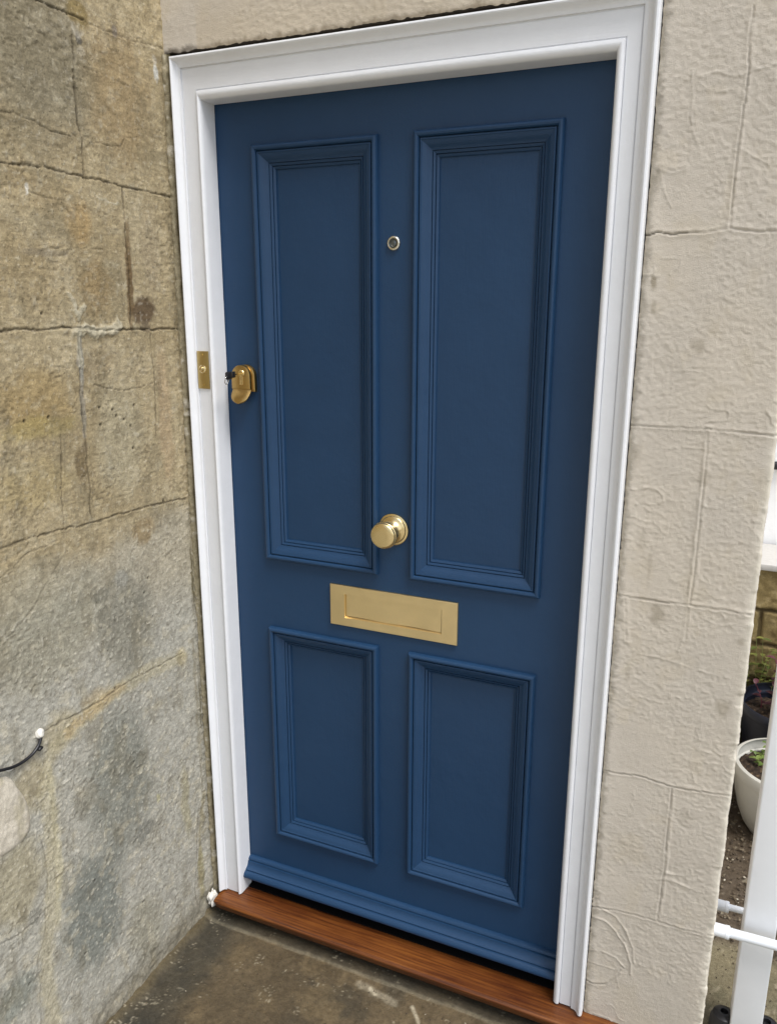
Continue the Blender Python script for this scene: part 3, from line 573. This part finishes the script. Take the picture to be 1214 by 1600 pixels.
def door_frame():
    t = thing('door_frame', 'white gloss moulded wooden frame around the blue door', 'door frame', (.43, .05, 0))
    uL, uR, uT = prof_u(WL), prof_u(WR), prof_u(WT); ys = [p[2] for p in PROF]
    n = len(ys)
    def piece(name, A, B, mat):
        f = [(i, i + 1, n + i + 1, n + i) for i in range(n - 1)]
        bm = bmesh.new(); me = pymesh(name, A + B, f); bm.from_mesh(me); bpy.data.meshes.remove(me)
        return bm_obj(name, bm, mat, t, 32)
    g = .0004
    top = lambda i: FT - uT[i]
    piece('jamb', [(FL + uL[i], ys[i], 0.0005) for i in range(n)], [(FL + uL[i], ys[i], top(i)) for i in range(n)], M_WHITE)
    piece('jamb', [(FR - uR[i], ys[i], 0.0005) for i in range(n)], [(FR - uR[i], ys[i], top(i)) for i in range(n)], M_WHITE)
    piece('head', [(FL + uL[i], ys[i], top(i)) for i in range(n)], [(FR - uR[i], ys[i], top(i)) for i in range(n)], M_WHITE_H)
    # hardwood sill with horns, weathered slope, rounded nosing
    prof = [(.17, .0), (.040, -.0005), (-.040, -.0050), (-.0460, -.0065), (-.0488, -.0095), (-.0490, -.0115), (-.0385, -.0345), (-.0360, -.0370), (.17, -.0370)]
    bm = bmesh.new(); xs = spaced([(-.056, .02), (1.02,)]); rows = []
    for i, x in enumerate(xs):
        e = .0035 if i in (0, len(xs) - 1) else 0
        rows.append([bm.verts.new((x, y + (e if k in (2, 3, 4, 5, 6) else 0), z - .0025 * max(0, (x - .4)) - (e * .6 if k < 4 else -e * .3 if k > 5 else 0))) for k, (y, z) in enumerate(prof)])
    for a, b in zip(rows, rows[1:]):
        for k in range(len(prof)):
            bm.faces.new((a[k], a[(k + 1) % len(prof)], b[(k + 1) % len(prof)], b[k]))
    bm.faces.new(rows[0]); bm.faces.new(rows[-1])
    bm_obj('sill', bm, M_WOOD, t, 40)
    bm = bmesh.new(); add_box(bm, .008, .861, .0300, .10, .0005, .0030, .0005)  # black strip added to paint the gap above the sill as shade
    bm_obj('gap_shade_strip', bm, M_GAP_SHADE, t, 35)
    bm = bmesh.new(); add_box(bm, .0, .87, .066, .094, .0030, .0440)  # black bar that paints the back of the same gap as shade
    bm_obj('gap_shade_bar', bm, M_GAP_SHADE, t, 35)
    return t
door_frame()

# ------------------------------------------------------------ the door
YF = .050
def door():
    t = thing('front_door', 'dark blue four panel wooden front door with brass fittings, closed', 'door', (.43, YF, .045))
    x0, x1, z0, z1 = .0025, .8655, .045, 1.992
    P = [(.0985, .3965, .965, 1.896), (.4745, .7715, .965, 1.896), (.0985, .3965, .1895, .7865), (.4745, .7715, .1895, .7865)]
    ins = .012
    bx = sorted({x0, x1} | {p[0] + ins for p in P} | {p[1] - ins for p in P}); bz = sorted({z0, z1} | {p[2] + ins for p in P} | {p[3] - ins for p in P})
    bm = bmesh.new(); V = {}
    def vv(x, y, z):
        k = (round(x, 5), round(y, 5), round(z, 5))
        if k not in V: V[k] = bm.verts.new(k)
        return V[k]
    for a, b in zip(bx, bx[1:]):
        for c, d in zip(bz, bz[1:]):
            mx, mz = (a + b) / 2, (c + d) / 2
            if any(p[0] < mx < p[1] and p[2] < mz < p[3] for p in P): continue
            bm.faces.new([vv(a, YF, c), vv(b, YF, c), vv(b, YF, d), vv(a, YF, d)])
    bd = [e for e in bm.edges if len(e.link_faces) == 1]
    r = bmesh.ops.extrude_edge_only(bm, edges=bd)
    for v in [g for g in r['geom'] if isinstance(g, bmesh.types.BMVert)]: v.co.y += .044
    bm_obj('stiles_and_rails', bm, M_BLUE, t, 30)
    mp = [(0, .0015), (0, -.006), (.0010, -.0100), (.0032, -.0126), (.0065, -.0138), (.0098, -.0128), (.0118, -.0104), (.0126, -.0070), (.0127, -.0032), (.0144, -.0032), (.0146, -.0084), (.0152, -.0090), (.0176, -.0088), (.0182, -.0074),
          (.0205, -.0064), (.0240, -.0048), (.0275, -.0020), (.0305, .0010), (.0335, .0032), (.0362, .0042), (.0364, .0076), (.0380, .0076), (.0382, .0040), (.0405, .0052), (.0425, .0068), (.0428, .0110), (.0442, .0110), (.0444, .0078), (.0470, .0092), (.0490, .0112), (.0496, .0165)]
    for (a, b, c, d) in P:
        n = len(mp); bm = bmesh.new()
        add_box(bm, a + ins + .002, b - ins - .002, YF + .0150, YF + .030, c + ins + .002, d - ins - .002)
        pn = bm_obj('panel', bm, M_BLUE, t, 30)
        bm = bmesh.new(); rg = []
        for (sx, sz, cx, cz) in [(1, 1, a, c), (-1, 1, b, c), (-1, -1, b, d), (1, -1, a, d)]:
            rg.append([(cx + sx * u, YF + y, cz + sz * u) for u, y in mp])
        for k in range(4):
            A, B = rg[k], rg[(k + 1) % 4]
            va = [bm.verts.new(q) for q in A]; vb = [bm.verts.new(q) for q in B]
            for i in range(n - 1): bm.faces.new((va[i], va[i + 1], vb[i + 1], vb[i]))
        bm_obj('moulding', bm, M_BLUE, pn, 28)
    # weatherboard along the foot
    wp = [(.050, .0920), (.0455, .0915), (.0410, .0895), (.0385, .0862), (.0380, .0835), (.0425, .0828), (.0425, .0812), (.0350, .0806), (.0346, .0780), (.0340, .0762), (.0330, .0730), (.0310, .0695), (.0275, .0662), (.0235, .0640), (.0215, .0632),
          (.0265, .0622), (.0265, .0606), (.0190, .0602), (.0160, .0585), (.0125, .0550), (.0108, .0510), (.0104, .0470), (.0115, .0440), (.0145, .0425), (.0500, .0425)]
    bm = bmesh.new(); A = [bm.verts.new((.0068, y, z)) for y, z in wp]; B = [bm.verts.new((.8608, y, z)) for y, z in wp]; n = len(wp)
    for i in range(n): bm.faces.new((A[i], A[(i + 1) % n], B[(i + 1) % n], B[i]))
    bm.faces.new(A); bm.faces.new(B)
    bm_obj('weatherboard', bm, M_BLUE, t, 28)
    # letter plate: raised rim plate, flap set in a sunk rectangle
    lx0, lx1, lz0, lz1 = .2715, .5905, .8240, .9255; ix0, ix1, iz0, iz1 = .310, .5535, .8455, .9045
    bm = bmesh.new(); y0 = YF - .0068
    def ring(xa, xb, za, zb, y): return [bm.verts.new((xa, y, za)), bm.verts.new((xb, y, za)), bm.verts.new((xb, y, zb)), bm.verts.new((xa, y, zb))]
    R_ = [ring(lx0, lx1, lz0, lz1, YF), ring(lx0, lx1, lz0, lz1, y0 + .0014), ring(lx0 + .0014, lx1 - .0014, lz0 + .0014, lz1 - .0014, y0),
          ring(ix0, ix1, iz0, iz1, y0), ring(ix0 + .0020, ix1 - .0020, iz0 + .0026, iz1 - .0012, y0 + .0054), ring(ix0 + .0022, ix1 - .0022, iz0 + .0028, iz1 - .0014, YF + .002)]
    for a, b in zip(R_, R_[1:]):
        for k in range(4): bm.faces.new((a[k], a[(k + 1) % 4], b[(k + 1) % 4], b[k]))
    lp = bm_obj('letter_plate', bm, M_BRASS_PLATE, t, 30)
    bm = bmesh.new()   # flap leans very slightly inwards at its foot
    nx_, nz_ = 24, 8; fx0, fx1, fz0, fz1 = ix0 + .0026, ix1 - .0026, iz0 + .0032, iz1 - .0016
    G = [[bm.verts.new((fx0 + (fx1 - fx0) * i / nx_, YF - .0014 - .0006 * (1 - j / nz_) + .0005 * math.sin(i * .5) * (1 - j / nz_), fz0 + (fz1 - fz0) * j / nz_ + (.0006 * math.sin(i * .45) if j == 0 else 0))) for j in range(nz_ + 1)] for i in range(nx_ + 1)]
    for i in range(nx_):
        for j in range(nz_): bm.faces.new((G[i][j], G[i + 1][j], G[i + 1][j + 1], G[i][j + 1]))
    bd = [e for e in bm.edges if len(e.link_faces) == 1]; r = bmesh.ops.extrude_edge_only(bm, edges=bd)
    for v in [g for g in r['geom'] if isinstance(g, bmesh.types.BMVert)]: v.co.y += .003
    bm_obj('flap', bm, M_BRASS_PLATE, lp, 30)
    # centre knob on a stepped rose
    KX, KZ = .4325, 1.0765
    kn = bpy.data.objects.new('door_knob', None); COL.objects.link(kn); kn.parent = t; kn.matrix_parent_inverse = Matrix.Translation(-Vector(t.location)); kn.location = (KX, YF, KZ); kn.empty_display_size = .03
    bm = bmesh.new(); add_lathe(bm, [(0, 0), (.0365, 0), (.0370, .0015), (.0362, .0040), (.0335, .0052), (.0318, .0056), (.0312, .0076), (.0295, .0088), (.0262, .0098), (.0225, .0125), (.0185, .0180), (.0150, .0250)], (KX, YF, KZ), (0, -1, 0), 64, False)
    bm_obj('rose', bm, M_BRASS, kn, 40)
    bm = bmesh.new(); add_lathe(bm, [(.0150, .0230), (.0138, .0300), (.0140, .0350), (.0165, .0405), (.0215, .0440), (.0262, .0460), (.0292, .0485), (.0304, .0520), (.0300, .0550), (.0284, .0562), (.0290, .0580), (.0286, .0612), (.0262, .0636), (.0220, .0648), (.0120, .0655), (0, .0657)], (KX, YF, KZ), (0, -1, 0), 64, False)
    bm_obj('knob', bm, M_BRASS, kn, 50)
    # spy hole
    SX, SZ = .431, 1.6875
    bm = bmesh.new(); add_lathe(bm, [(.0148, 0), (.0150, .0024), (.0138, .0050), (.0118, .0060), (.0100, .0056), (.0094, .0036), (.0094, .0008)], (SX, YF, SZ), (0, -1, 0), 40, False)
    sp = bm_obj('spyhole', bm, mat_brass('pale_nickel', (.78, .75, .66), .18), t, 40)
    bm = bmesh.new(); add_lathe(bm, [(.0094, .0012), (.0070, .0014), (.0066, .0030), (.0044, .0040), (0, .0044)], (SX, YF, SZ), (0, -1, 0), 32, False)
    bm_obj('lens', bm, M_LENS, sp, 60)
    # lock cover: round-topped plate, flared finger pull, cylinder
    CX, CZ = .056, 1.405
    def arch(cx, cz, r, zb, ncap=20):
        pts = [(cx + r * math.cos(a), cz + r * math.sin(a)) for a in [math.pi * k / ncap for k in range(ncap + 1)]]
        return [(cx + r, zb)] + pts + [(cx - r, zb)]
    def slab(bm, out, y_a, y_b, bev=.0016):
        n = len(out); cx = sum(p[0] for p in out) / n; cz = sum(p[1] for p in out) / n
        def rg(y, s): return [bm.verts.new((p[0] - (p[0] - cx) / math.hypot(p[0] - cx, p[1] - cz) * s, y, p[1] - (p[1] - cz) / math.hypot(p[0] - cx, p[1] - cz) * s)) for p in out]
        L = [rg(y_a, 0), rg(y_b + bev, 0), rg(y_b + bev * .3, bev * .35), rg(y_b, bev)]
        for a, b in zip(L, L[1:]):
            for k in range(n): bm.faces.new((a[k], a[(k + 1) % n], b[(k + 1) % n], b[k]))
        bm.faces.new(L[-1]); bm.faces.new(L[0])
    bm = bmesh.new(); slab(bm, arch(CX + .004, CZ - .001, .0265, CZ - .036), YF, YF - .010)
    lk = bm_obj('lock_case', bm, M_BRASS_DARK, t, 35)
    bm = bmesh.new(); slab(bm, arch(CX, CZ, .0250, CZ - .030), YF - .010, YF - .022, .0022)
    bm_obj('lock_cover', bm, M_BRASS_DARK, lk, 35)
    bm = bmesh.new(); cols = []     # flared pull curling out and down towards the hand
    for j in range(13):
        s = j / 12; z = CZ - .028 - .034 * s; yo = YF - .0205 - .017 * math.sin(s * math.pi * .5) ** 1.4
        half = .0250 * math.sqrt(max(0.02, 1 - (max(0, s - .25) / .76) ** 2.2))
        cols.append([(CX + half * math.sin(math.pi / 2 * (k / 8 - 1)) if 0 else CX - half + 2 * half * k / 16, yo + .004 * abs(k / 8 - 1) ** 3, z) for k in range(17)])
    F = [[bm.verts.new(p) for p in c] for c in cols]; B = [[bm.verts.new((p[0], p[1] + .0035, p[2] - .0005)) for p in c] for c in cols]
    for j in range(12):
        for k in range(16):
            bm.faces.new((F[j][k], F[j][k + 1], F[j + 1][k + 1], F[j + 1][k])); bm.faces.new((B[j][k], B[j + 1][k], B[j + 1][k + 1], B[j][k + 1]))
    per = [(0, k) for k in range(17)] + [(j, 16) for j in range(1, 13)] + [(12, k) for k in range(15, -1, -1)] + [(j, 0) for j in range(11, 0, -1)]
    for a, b in zip(per, per[1:] + per[:1]): bm.faces.new((F[a[0]][a[1]], F[b[0]][b[1]], B[b[0]][b[1]], B[a[0]][a[1]]))
    bm_obj('finger_pull', bm, M_BRASS_DARK, lk, 50)
    bm = bmesh.new()                 # euro cylinder outline below the key
    add_lathe(bm, [(0, -.001), (.0078, -.001), (.0082, .0010), (.0072, .0022), (0, .0024)], (CX + .003, YF - .022, CZ + .006), (0, -1, 0), 32, False)
    add_box(bm, CX - .0012, CX + .0072, YF - .0235, YF - .0215, CZ - .020, CZ - .001, .0008)
    bm_obj('lock_cylinder', bm, M_BRASS, lk, 40)
    return t
door()

# key left in the lock, black head, small split ring
k = thing('key', 'black headed key left in the brass lock, small steel ring hanging on it', 'key', (.059, .027, 1.411))
bm = bmesh.new(); add_box(bm, .0565, .0615, -.004, .028, 1.4095, 1.4125, .0005); bm_obj('blade', bm, M_BRASS, k, 35)
bm = bmesh.new()
add_box(bm, .0555, .0625, -.012, .002, 1.4040, 1.4180, .0025); add_box(bm, .0548, .0632, -.032, -.011, 1.4010, 1.4190, .004)
bm_obj('key_head', bm, M_BLACK, k, 45)
bm = bmesh.new(); rp = [Vector((.0590 + .0015 * math.cos(a), -.0300 + .0075 * math.sin(a), 1.4000 + .0085 * math.cos(a))) for a in [2 * math.pi * i / 28 for i in range(29)]]
add_tube(bm, rp, .0009, 8); bm_obj('split_ring', bm, M_CHROME, k, 60)

# doorbell
d = thing('doorbell', 'narrow upright brass doorbell plate with round button on the white frame', 'doorbell', (-.0235, 0, 1.418))
bm = bmesh.new(); add_box(bm, -.0395, -.0080, -.0032, 0.0, 1.3755, 1.4610, .0010); bm_obj('back_plate', bm, mat_brass('doorbell_brass', (.56, .43, .19), .34), d, 35)
bm = bmesh.new(); add_lathe(bm, [(.0092, 0), (.0092, .0018), (.0078, .0030), (.0060, .0032), (.0056, .0032), (.0056, .0060), (.0045, .0078), (0, .0084)], (-.0245, -.0032, 1.4205), (0, -1, 0), 36, False)
bm_obj('push_button', bm, mat_brass('bright_brass', (.86, .72, .44), .16), d, 45)
for z in (1.4525, 1.3840):
    bm = bmesh.new(); add_lathe(bm, [(.0028, 0), (.0026, .0007), (.0014, .0011), (0, .0012)], (-.024, -.0032, z), (0, -1, 0), 20, False)
    bm_obj('screw', bm, mat_brass('screw_brass', (.62, .46, .18), .28), d, 45)

# ------------------------------------------------------------ black cable on the stone wall with its dab of filler
c = thing('cable', 'black cable curving out of a white filler dab on the grey stone wall', 'cable', (LX, -.58, .71))
pts = [(LX + .008, -.72, .735), (LX + .010, -.665, .7325), (LX + .010, -.637, .7271), (LX + .011, -.610, .7185), (LX + .010, -.589, .7118), (LX + .009, -.567, .7088), (LX + .009, -.5435, .7123), (LX + .009, -.527, .7212), (LX + .007, -.5165, .7335), (LX + .001, -.514, .7400)]
bm = bmesh.new(); add_tube(bm, catmull(pts, 6), .0032, 12); bm_obj('cable_sheath', bm, M_BLACK, c, 80)
def blob(name, ctr, rad, seed, mat, par, sub=4, amp=.045):
    bm = bmesh.new(); bmesh.ops.create_icosphere(bm, subdivisions=sub, radius=1)
    rs = np.random.RandomState(seed); dirs = rs.randn(9, 3); ph = rs.rand(9) * 6
    for v in bm.verts:
        p = np.array(v.co); s = 1 + sum(amp * math.sin(3.4 * float(p @ q) + h) for q, h in zip(dirs, ph))
        v.co = Vector((ctr[0] + p[0] * rad[0] * s, ctr[1] + p[1] * rad[1] * s, ctr[2] + p[2] * rad[2] * s))
    return bm_obj(name, bm, mat, par, 180)
M_FILLER = mat_plain('white_filler', srgb(222, 218, 208), .8, bumps=((300, .001),), var=.05)
blob('filler_dab', (LX + .004, -.5150, .7420), (.008, .0085, .0105), 4, M_FILLER, c)
blob('filler_dab', (LX + .003, -.5905, .7065), (.005, .008, .003), 5, M_FILLER, c)
blob('cable_clip', (LX + .008, -.5215, .7135), (.0045, .0065, .0045), 6, M_BLACK, c, 3)
s = blob('filler_splash', (-.0730, -.028, -.018), (.010, .015, .022), 8, M_FILLER, None, amp=.10)
tag(s, 'white filler splash between sill end and stone wall', 'filler')

# ------------------------------------------------------------ right of the house corner: post, overflow pipes, pots, garden wall, shed
p = thing('post', 'square white post with black foot beside the house corner', 'post', (1.275, .155, GZ))
bm = bmesh.new(); add_box(bm, 1.2415, 1.3065, .120, .185, GZ + .004, 2.3, .0035, 3); bm_obj('shaft', bm, M_POST, p, 35)
for fx, fy in ((1.2290, .150), (1.3190, .160)):
    bm = bmesh.new(); add_lathe(bm, [(.030, 0), (.031, .006), (.029, .030), (.024, .044), (.015, .050), (.0085, .050), (.0080, .040), (0, .040)], (fx, fy, GZ + .002), (0, 0, 1), 36, False)
    bm_obj('foot', bm, M_BLACK, p, 35)

def pipe(y, z, rp, rc, lab, xend=1.62):
    t = thing('overflow_pipe', lab, 'pipe', (WX1, y, z), 'white pipes out of the house side')
    bm = bmesh.new(); add_tube(bm, [(1.17, y, z), (1.2, y, z + .0005), (xend, y, z + .006)], rp, 28); bm_obj('pipe_run', bm, M_UPVC, t, 50)
    bm = bmesh.new(); add_lathe(bm, [(rp, .0), (rc, .0), (rc, .030), (rc * 1.05, .0305), (rc * 1.05, .037), (rc * .98, .0385), (rp, .0385)], (1.176, y, z), (1, 0, 0), 36, False)
    bm_obj('collar', bm, M_UPVC, t, 35)
    return t
pipe(.089, .2455, .0105, .0137, 'white plastic pipe from the house side running in front of the white post')
pipe(.225, .203, .0075, .0125, 'white plastic pipe from the house side running behind the white post')

M_SOIL = mat_attr('potting_soil', .95, 600, None, .5, bumps=((500, .003),))
def pot(label, c, prof, col, soil_r, soil_z, thick=.006, seed=1, ribs=False):
    t = thing('plant_pot', label, 'plant pot', (c[0], c[1], GZ))
    outer = [(r, h) for r, h in prof]; inner = [(max(r - thick, 0), h) for r, h in reversed(prof) if h > soil_z - GZ - .03]
    bm = bmesh.new(); add_lathe(bm, [(0, 0)] + outer + inner, (c[0], c[1], GZ), (0, 0, 1), 72, False)
    bm_obj('shell', bm, col, t, 40)
    A, B = np.meshgrid(np.linspace(0, 1, 40), np.linspace(0, 2 * math.pi, 121), indexing='ij')
    x = c[0] + soil_r * A * np.cos(B); y = c[1] + soil_r * A * np.sin(B)
    z = soil_z + .007 * fbm(x, y, .03, 3, seed) + .006 * fbm(x, y, .008, 3, seed + 5) + .004 * ridged(x, y, .012, 2, seed + 7)
    C = np.ones(A.shape + (3,)) * lin((62, 50, 40)); C = blend(C, (112, 92, 70), sstep(.3, .6, fbm(x, y, .01, 2, seed + 9)) * .8); C = blend(C, (30, 26, 22), sstep(.0, .4, fbm(x, y, .012, 2, seed + 10)) * .7)
    link('soil', grid_mesh('soil', x, y, z, colour=C), M_SOIL, t, 180)
    return t
M_CREAM = mat_plain('cream_glazed_pot', srgb(186, 184, 174), .38, bumps=((60, .0008),), var=.10)
M_NAVY = mat_plain('navy_plastic_pot', (.010, .013, .024, 1), .32, bumps=((60, .0006),))
PA = (1.385, 1.005); PB = (1.395, 1.375)
pot('cream bowl shaped pot with soil and green seedlings, behind the white post', PA,
    [(.098, 0), (.108, .004), (.128, .035), (.146, .080), (.158, .130), (.165, .180), (.1655, .200), (.171, .203), (.1725, .212), (.1725, .232), (.170, .238), (.165, .240)], M_CREAM, .160, GZ + .195, seed=21)
pot('dark navy plastic pot with red stemmed plant by the garden wall', PB,
    [(.125, 0), (.130, .004), (.150, .12), (.162, .235), (.1625, .238), (.169, .240), (.172, .246), (.172, .268), (.169, .273)], M_NAVY, .160, GZ + .215, seed=33)

def leafy(name, label, cat, base, stems, mat_s, mat_l, seed):
    rs = random.Random(seed); t = thing(name, label, cat, base)
    bs, bl = bmesh.new(), bmesh.new(); many = len(stems) > 8
    for (dx, dy, h, r, nl, ls, lean) in stems:
        p0 = Vector(base) + Vector((dx, dy, 0)); a = rs.random() * 6.28; ld = Vector((math.cos(a), math.sin(a), 0)) * lean * h
        pts = [p0 + Vector((0, 0, h * s)) + ld * s * s + Vector((rs.uniform(-1, 1), rs.uniform(-1, 1), 0)) * .002 for s in (0, .33, .66, 1)]
        cv = catmull(pts, 4); add_tube(bs, cv, [r * (1 - .6 * i / len(cv)) for i in range(len(cv))], 7)
        if not many: bm_obj('stem', bs, mat_s, t, 80); bs = bmesh.new()
        for q in range(nl):
            s = .25 + .75 * q / max(1, nl - 1); p1 = cv[min(len(cv) - 1, int(s * (len(cv) - 1)))]
            az = q * 2.4 + rs.random(); el = rs.uniform(.1, .7); dr = Vector((math.cos(az) * math.cos(el), math.sin(az) * math.cos(el), math.sin(el)))
            L = ls * rs.uniform(.7, 1.2); sd = dr.cross(Vector((0, 0, 1))).normalized(); nrm = sd.cross(dr)
            row = []
            for u in (0, .15, .4, .7, 1.0):
                w_ = L * .34 * math.sin(math.pi * min(1, u * .92 + .08)) ** .8 if u < 1 else 0
                ctr = p1 + dr * L * u - nrm * 0 + Vector((0, 0, -.25 * L * u * u))
                row.append([bl.verts.new(ctr - sd * w_ + nrm * w_ * .35), bl.verts.new(ctr), bl.verts.new(ctr + sd * w_ + nrm * w_ * .35)])
            for a_, b_ in zip(row, row[1:]):
                bl.faces.new((a_[0], a_[1], b_[1], b_[0])); bl.faces.new((a_[1], a_[2], b_[2], b_[1]))
    if many: tag(bm_obj('stems', bs, mat_s, t, 80), kind='stuff')
    else: bs.free()
    me = bpy.data.meshes.new('leaves'); bl.to_mesh(me); bl.free(); link('leaves', me, mat_l, t, 80)
    return t
def leafmat(name, a, b):
    m, nt, bs = nodes(name); g = N(nt, 'ShaderNodeNewGeometry')
    nt.links.new(ramp(nt, g.outputs['Random Per Island'], [(0, a), (1, b)]), bs.inputs['Base Color']); bs.inputs['Roughness'].default_value = .5
    bs.inputs['Subsurface Weight'].default_value = 0; return m
M_GREEN = leafmat('young_leaf', srgb(78, 100, 40), srgb(116, 130, 62)); M_RED = leafmat('red_leaf', srgb(56, 28, 36), srgb(92, 50, 58)); M_MOSS = leafmat('weed_leaf', srgb(72, 84, 36), srgb(120, 120, 60))
M_STEMG = mat_plain('green_stem', srgb(120, 130, 70), .5); M_STEMR = mat_plain('red_stem', srgb(110, 50, 62), .45)
rs = random.Random(5)
leafy('seedling', 'pale green seedlings growing in the cream bowl pot', 'seedling', (PA[0] - .045, PA[1] + .055, GZ + .193),
      [(rs.uniform(-.06, .09), rs.uniform(-.07, .06), rs.uniform(.02, .05), .0012, 5, .022, .3) for _ in range(16)], M_STEMG, M_GREEN, 3)
leafy('potted_plant', 'red stemmed leafy plant growing in the dark navy pot', 'plant', (PB[0] - .05, PB[1] - .01, GZ + .212),
      [(-.045, .06, .09, .002, 4, .03, .3), (.0, .0, .16, .0035, 9, .04, .35), (.03, .02, .20, .004, 10, .04, .3), (.02, -.05, .14, .003, 7, .035, .5), (-.01, .05, .18, .003, 8, .035, .3), (.06, -.02, .2, .004, 8, .04, .3)], M_STEMR, M_RED, 9)
leafy('weed', 'small green weeds growing against the garden stone wall', 'weed', (1.30, 1.56, GZ + .01),
      [(rs.uniform(-.09, .12), rs.uniform(-.03, .015), rs.uniform(.22, .46), .0018, 14, .030, .10) for _ in range(26)], M_STEMG, M_MOSS, 14)

def garden_wall():
    xs = spaced([(1.19, .006), (1.75, .05), (6.0,)]); zs = spaced([(-.12, .02), (-.08, .006), (.615,)])
    X, Z = np.meshgrid(xs, zs, indexing='ij')
    col = np.ones(X.shape + (3,)) * lin((132, 116, 78)); col = blend(col, (104, 88, 54), sstep(-.1, .5, fbm(X, Z, .08, 4, 401)) * .7); col = blend(col, (166, 150, 112), sstep(.1, .5, fbm(X, Z, .03, 4, 402)) * .5)
    col = blend(col, (78, 84, 40), sstep(.35, .05, Z) * sstep(-.2, .4, fbm(X, Z, .05, 4, 403)) * .7)
    H = .006 * fbm(X, Z, .07, 4, 405) + .003 * fbm(X, Z, .015, 3, 406)
    course = [.455, .318, .175, .03]
    J = np.zeros_like(X)
    for i, zc in enumerate(course):
        J = np.maximum(J, sstep(.011, .004, np.abs(Z - zc + .004 * fbm(X, Z * 0, .05, 3, 407))))
    for i in range(5):
        zt = ([.7] + course)[i]; zb = (course + [-.2])[i]
        for j in range(14):
            xc = 1.10 + .33 * j + (.17 if i % 2 else 0); J = np.maximum(J, sstep(.010, .004, np.abs(X - xc + .004 * fbm(Z, X * 0, .05, 3, 408))) * (Z < zt) * (Z > zb))
    H -= .012 * J; col = blend(col, (58, 46, 30), J * .8)
    t = thing('garden_wall', 'low mossy yellow stone garden wall with grey coping behind the plant pots', 'wall', (1.6, 1.7, GZ))
    link('stone_face', grid_mesh('stone_face', X, 1.60 - H, Z, colour=np.clip(col, .01, .9), flip=True), M_YARD, t, 180)
    bm = bmesh.new(); add_box(bm, 1.185, 6.0, 1.612, 1.85, -.12, .612); bm_obj('wall_backing', bm, mat_plain('garden_core', srgb(120, 104, 70), .9, var=.2), t, None)
    bm = bmesh.new(); add_box(bm, 1.185, 6.0, 1.585, 1.88, .6155, .640, .004); bm_obj('coping', bm, mat_plain('grey_coping', srgb(196, 194, 190), .7, bumps=((60, .002),), var=.08), t, 35)
garden_wall()

# white boarded shed just beyond the wall
sh = thing('shed', 'bright white painted shed beyond the garden wall', 'shed', (1.9, 2.6, GZ))
M_SHED = mat_plain('white_paint', (.92, .93, .94, 1), .6, bumps=((30, .002),))
bm = bmesh.new(); add_box(bm, 1.19, 4.0, 1.90, 4.2, GZ, 1.18); bm_obj('shed_body', bm, M_SHED, sh, None)
bm = bmesh.new(); gp = [Vector((1.262, 1.885, .957)), Vector((4.05, 1.885, .957))]; add_tube(bm, gp, .016, 20); bm_obj('gutter', bm, M_BLACK, sh, 50)
bm = bmesh.new(); add_box(bm, 1.19, 4.05, 1.90, 4.3, 1.182, 1.215, .004); bm_obj('roof', bm, mat_plain('pale_roof', (.8, .81, .82, 1), .5), sh, 35)
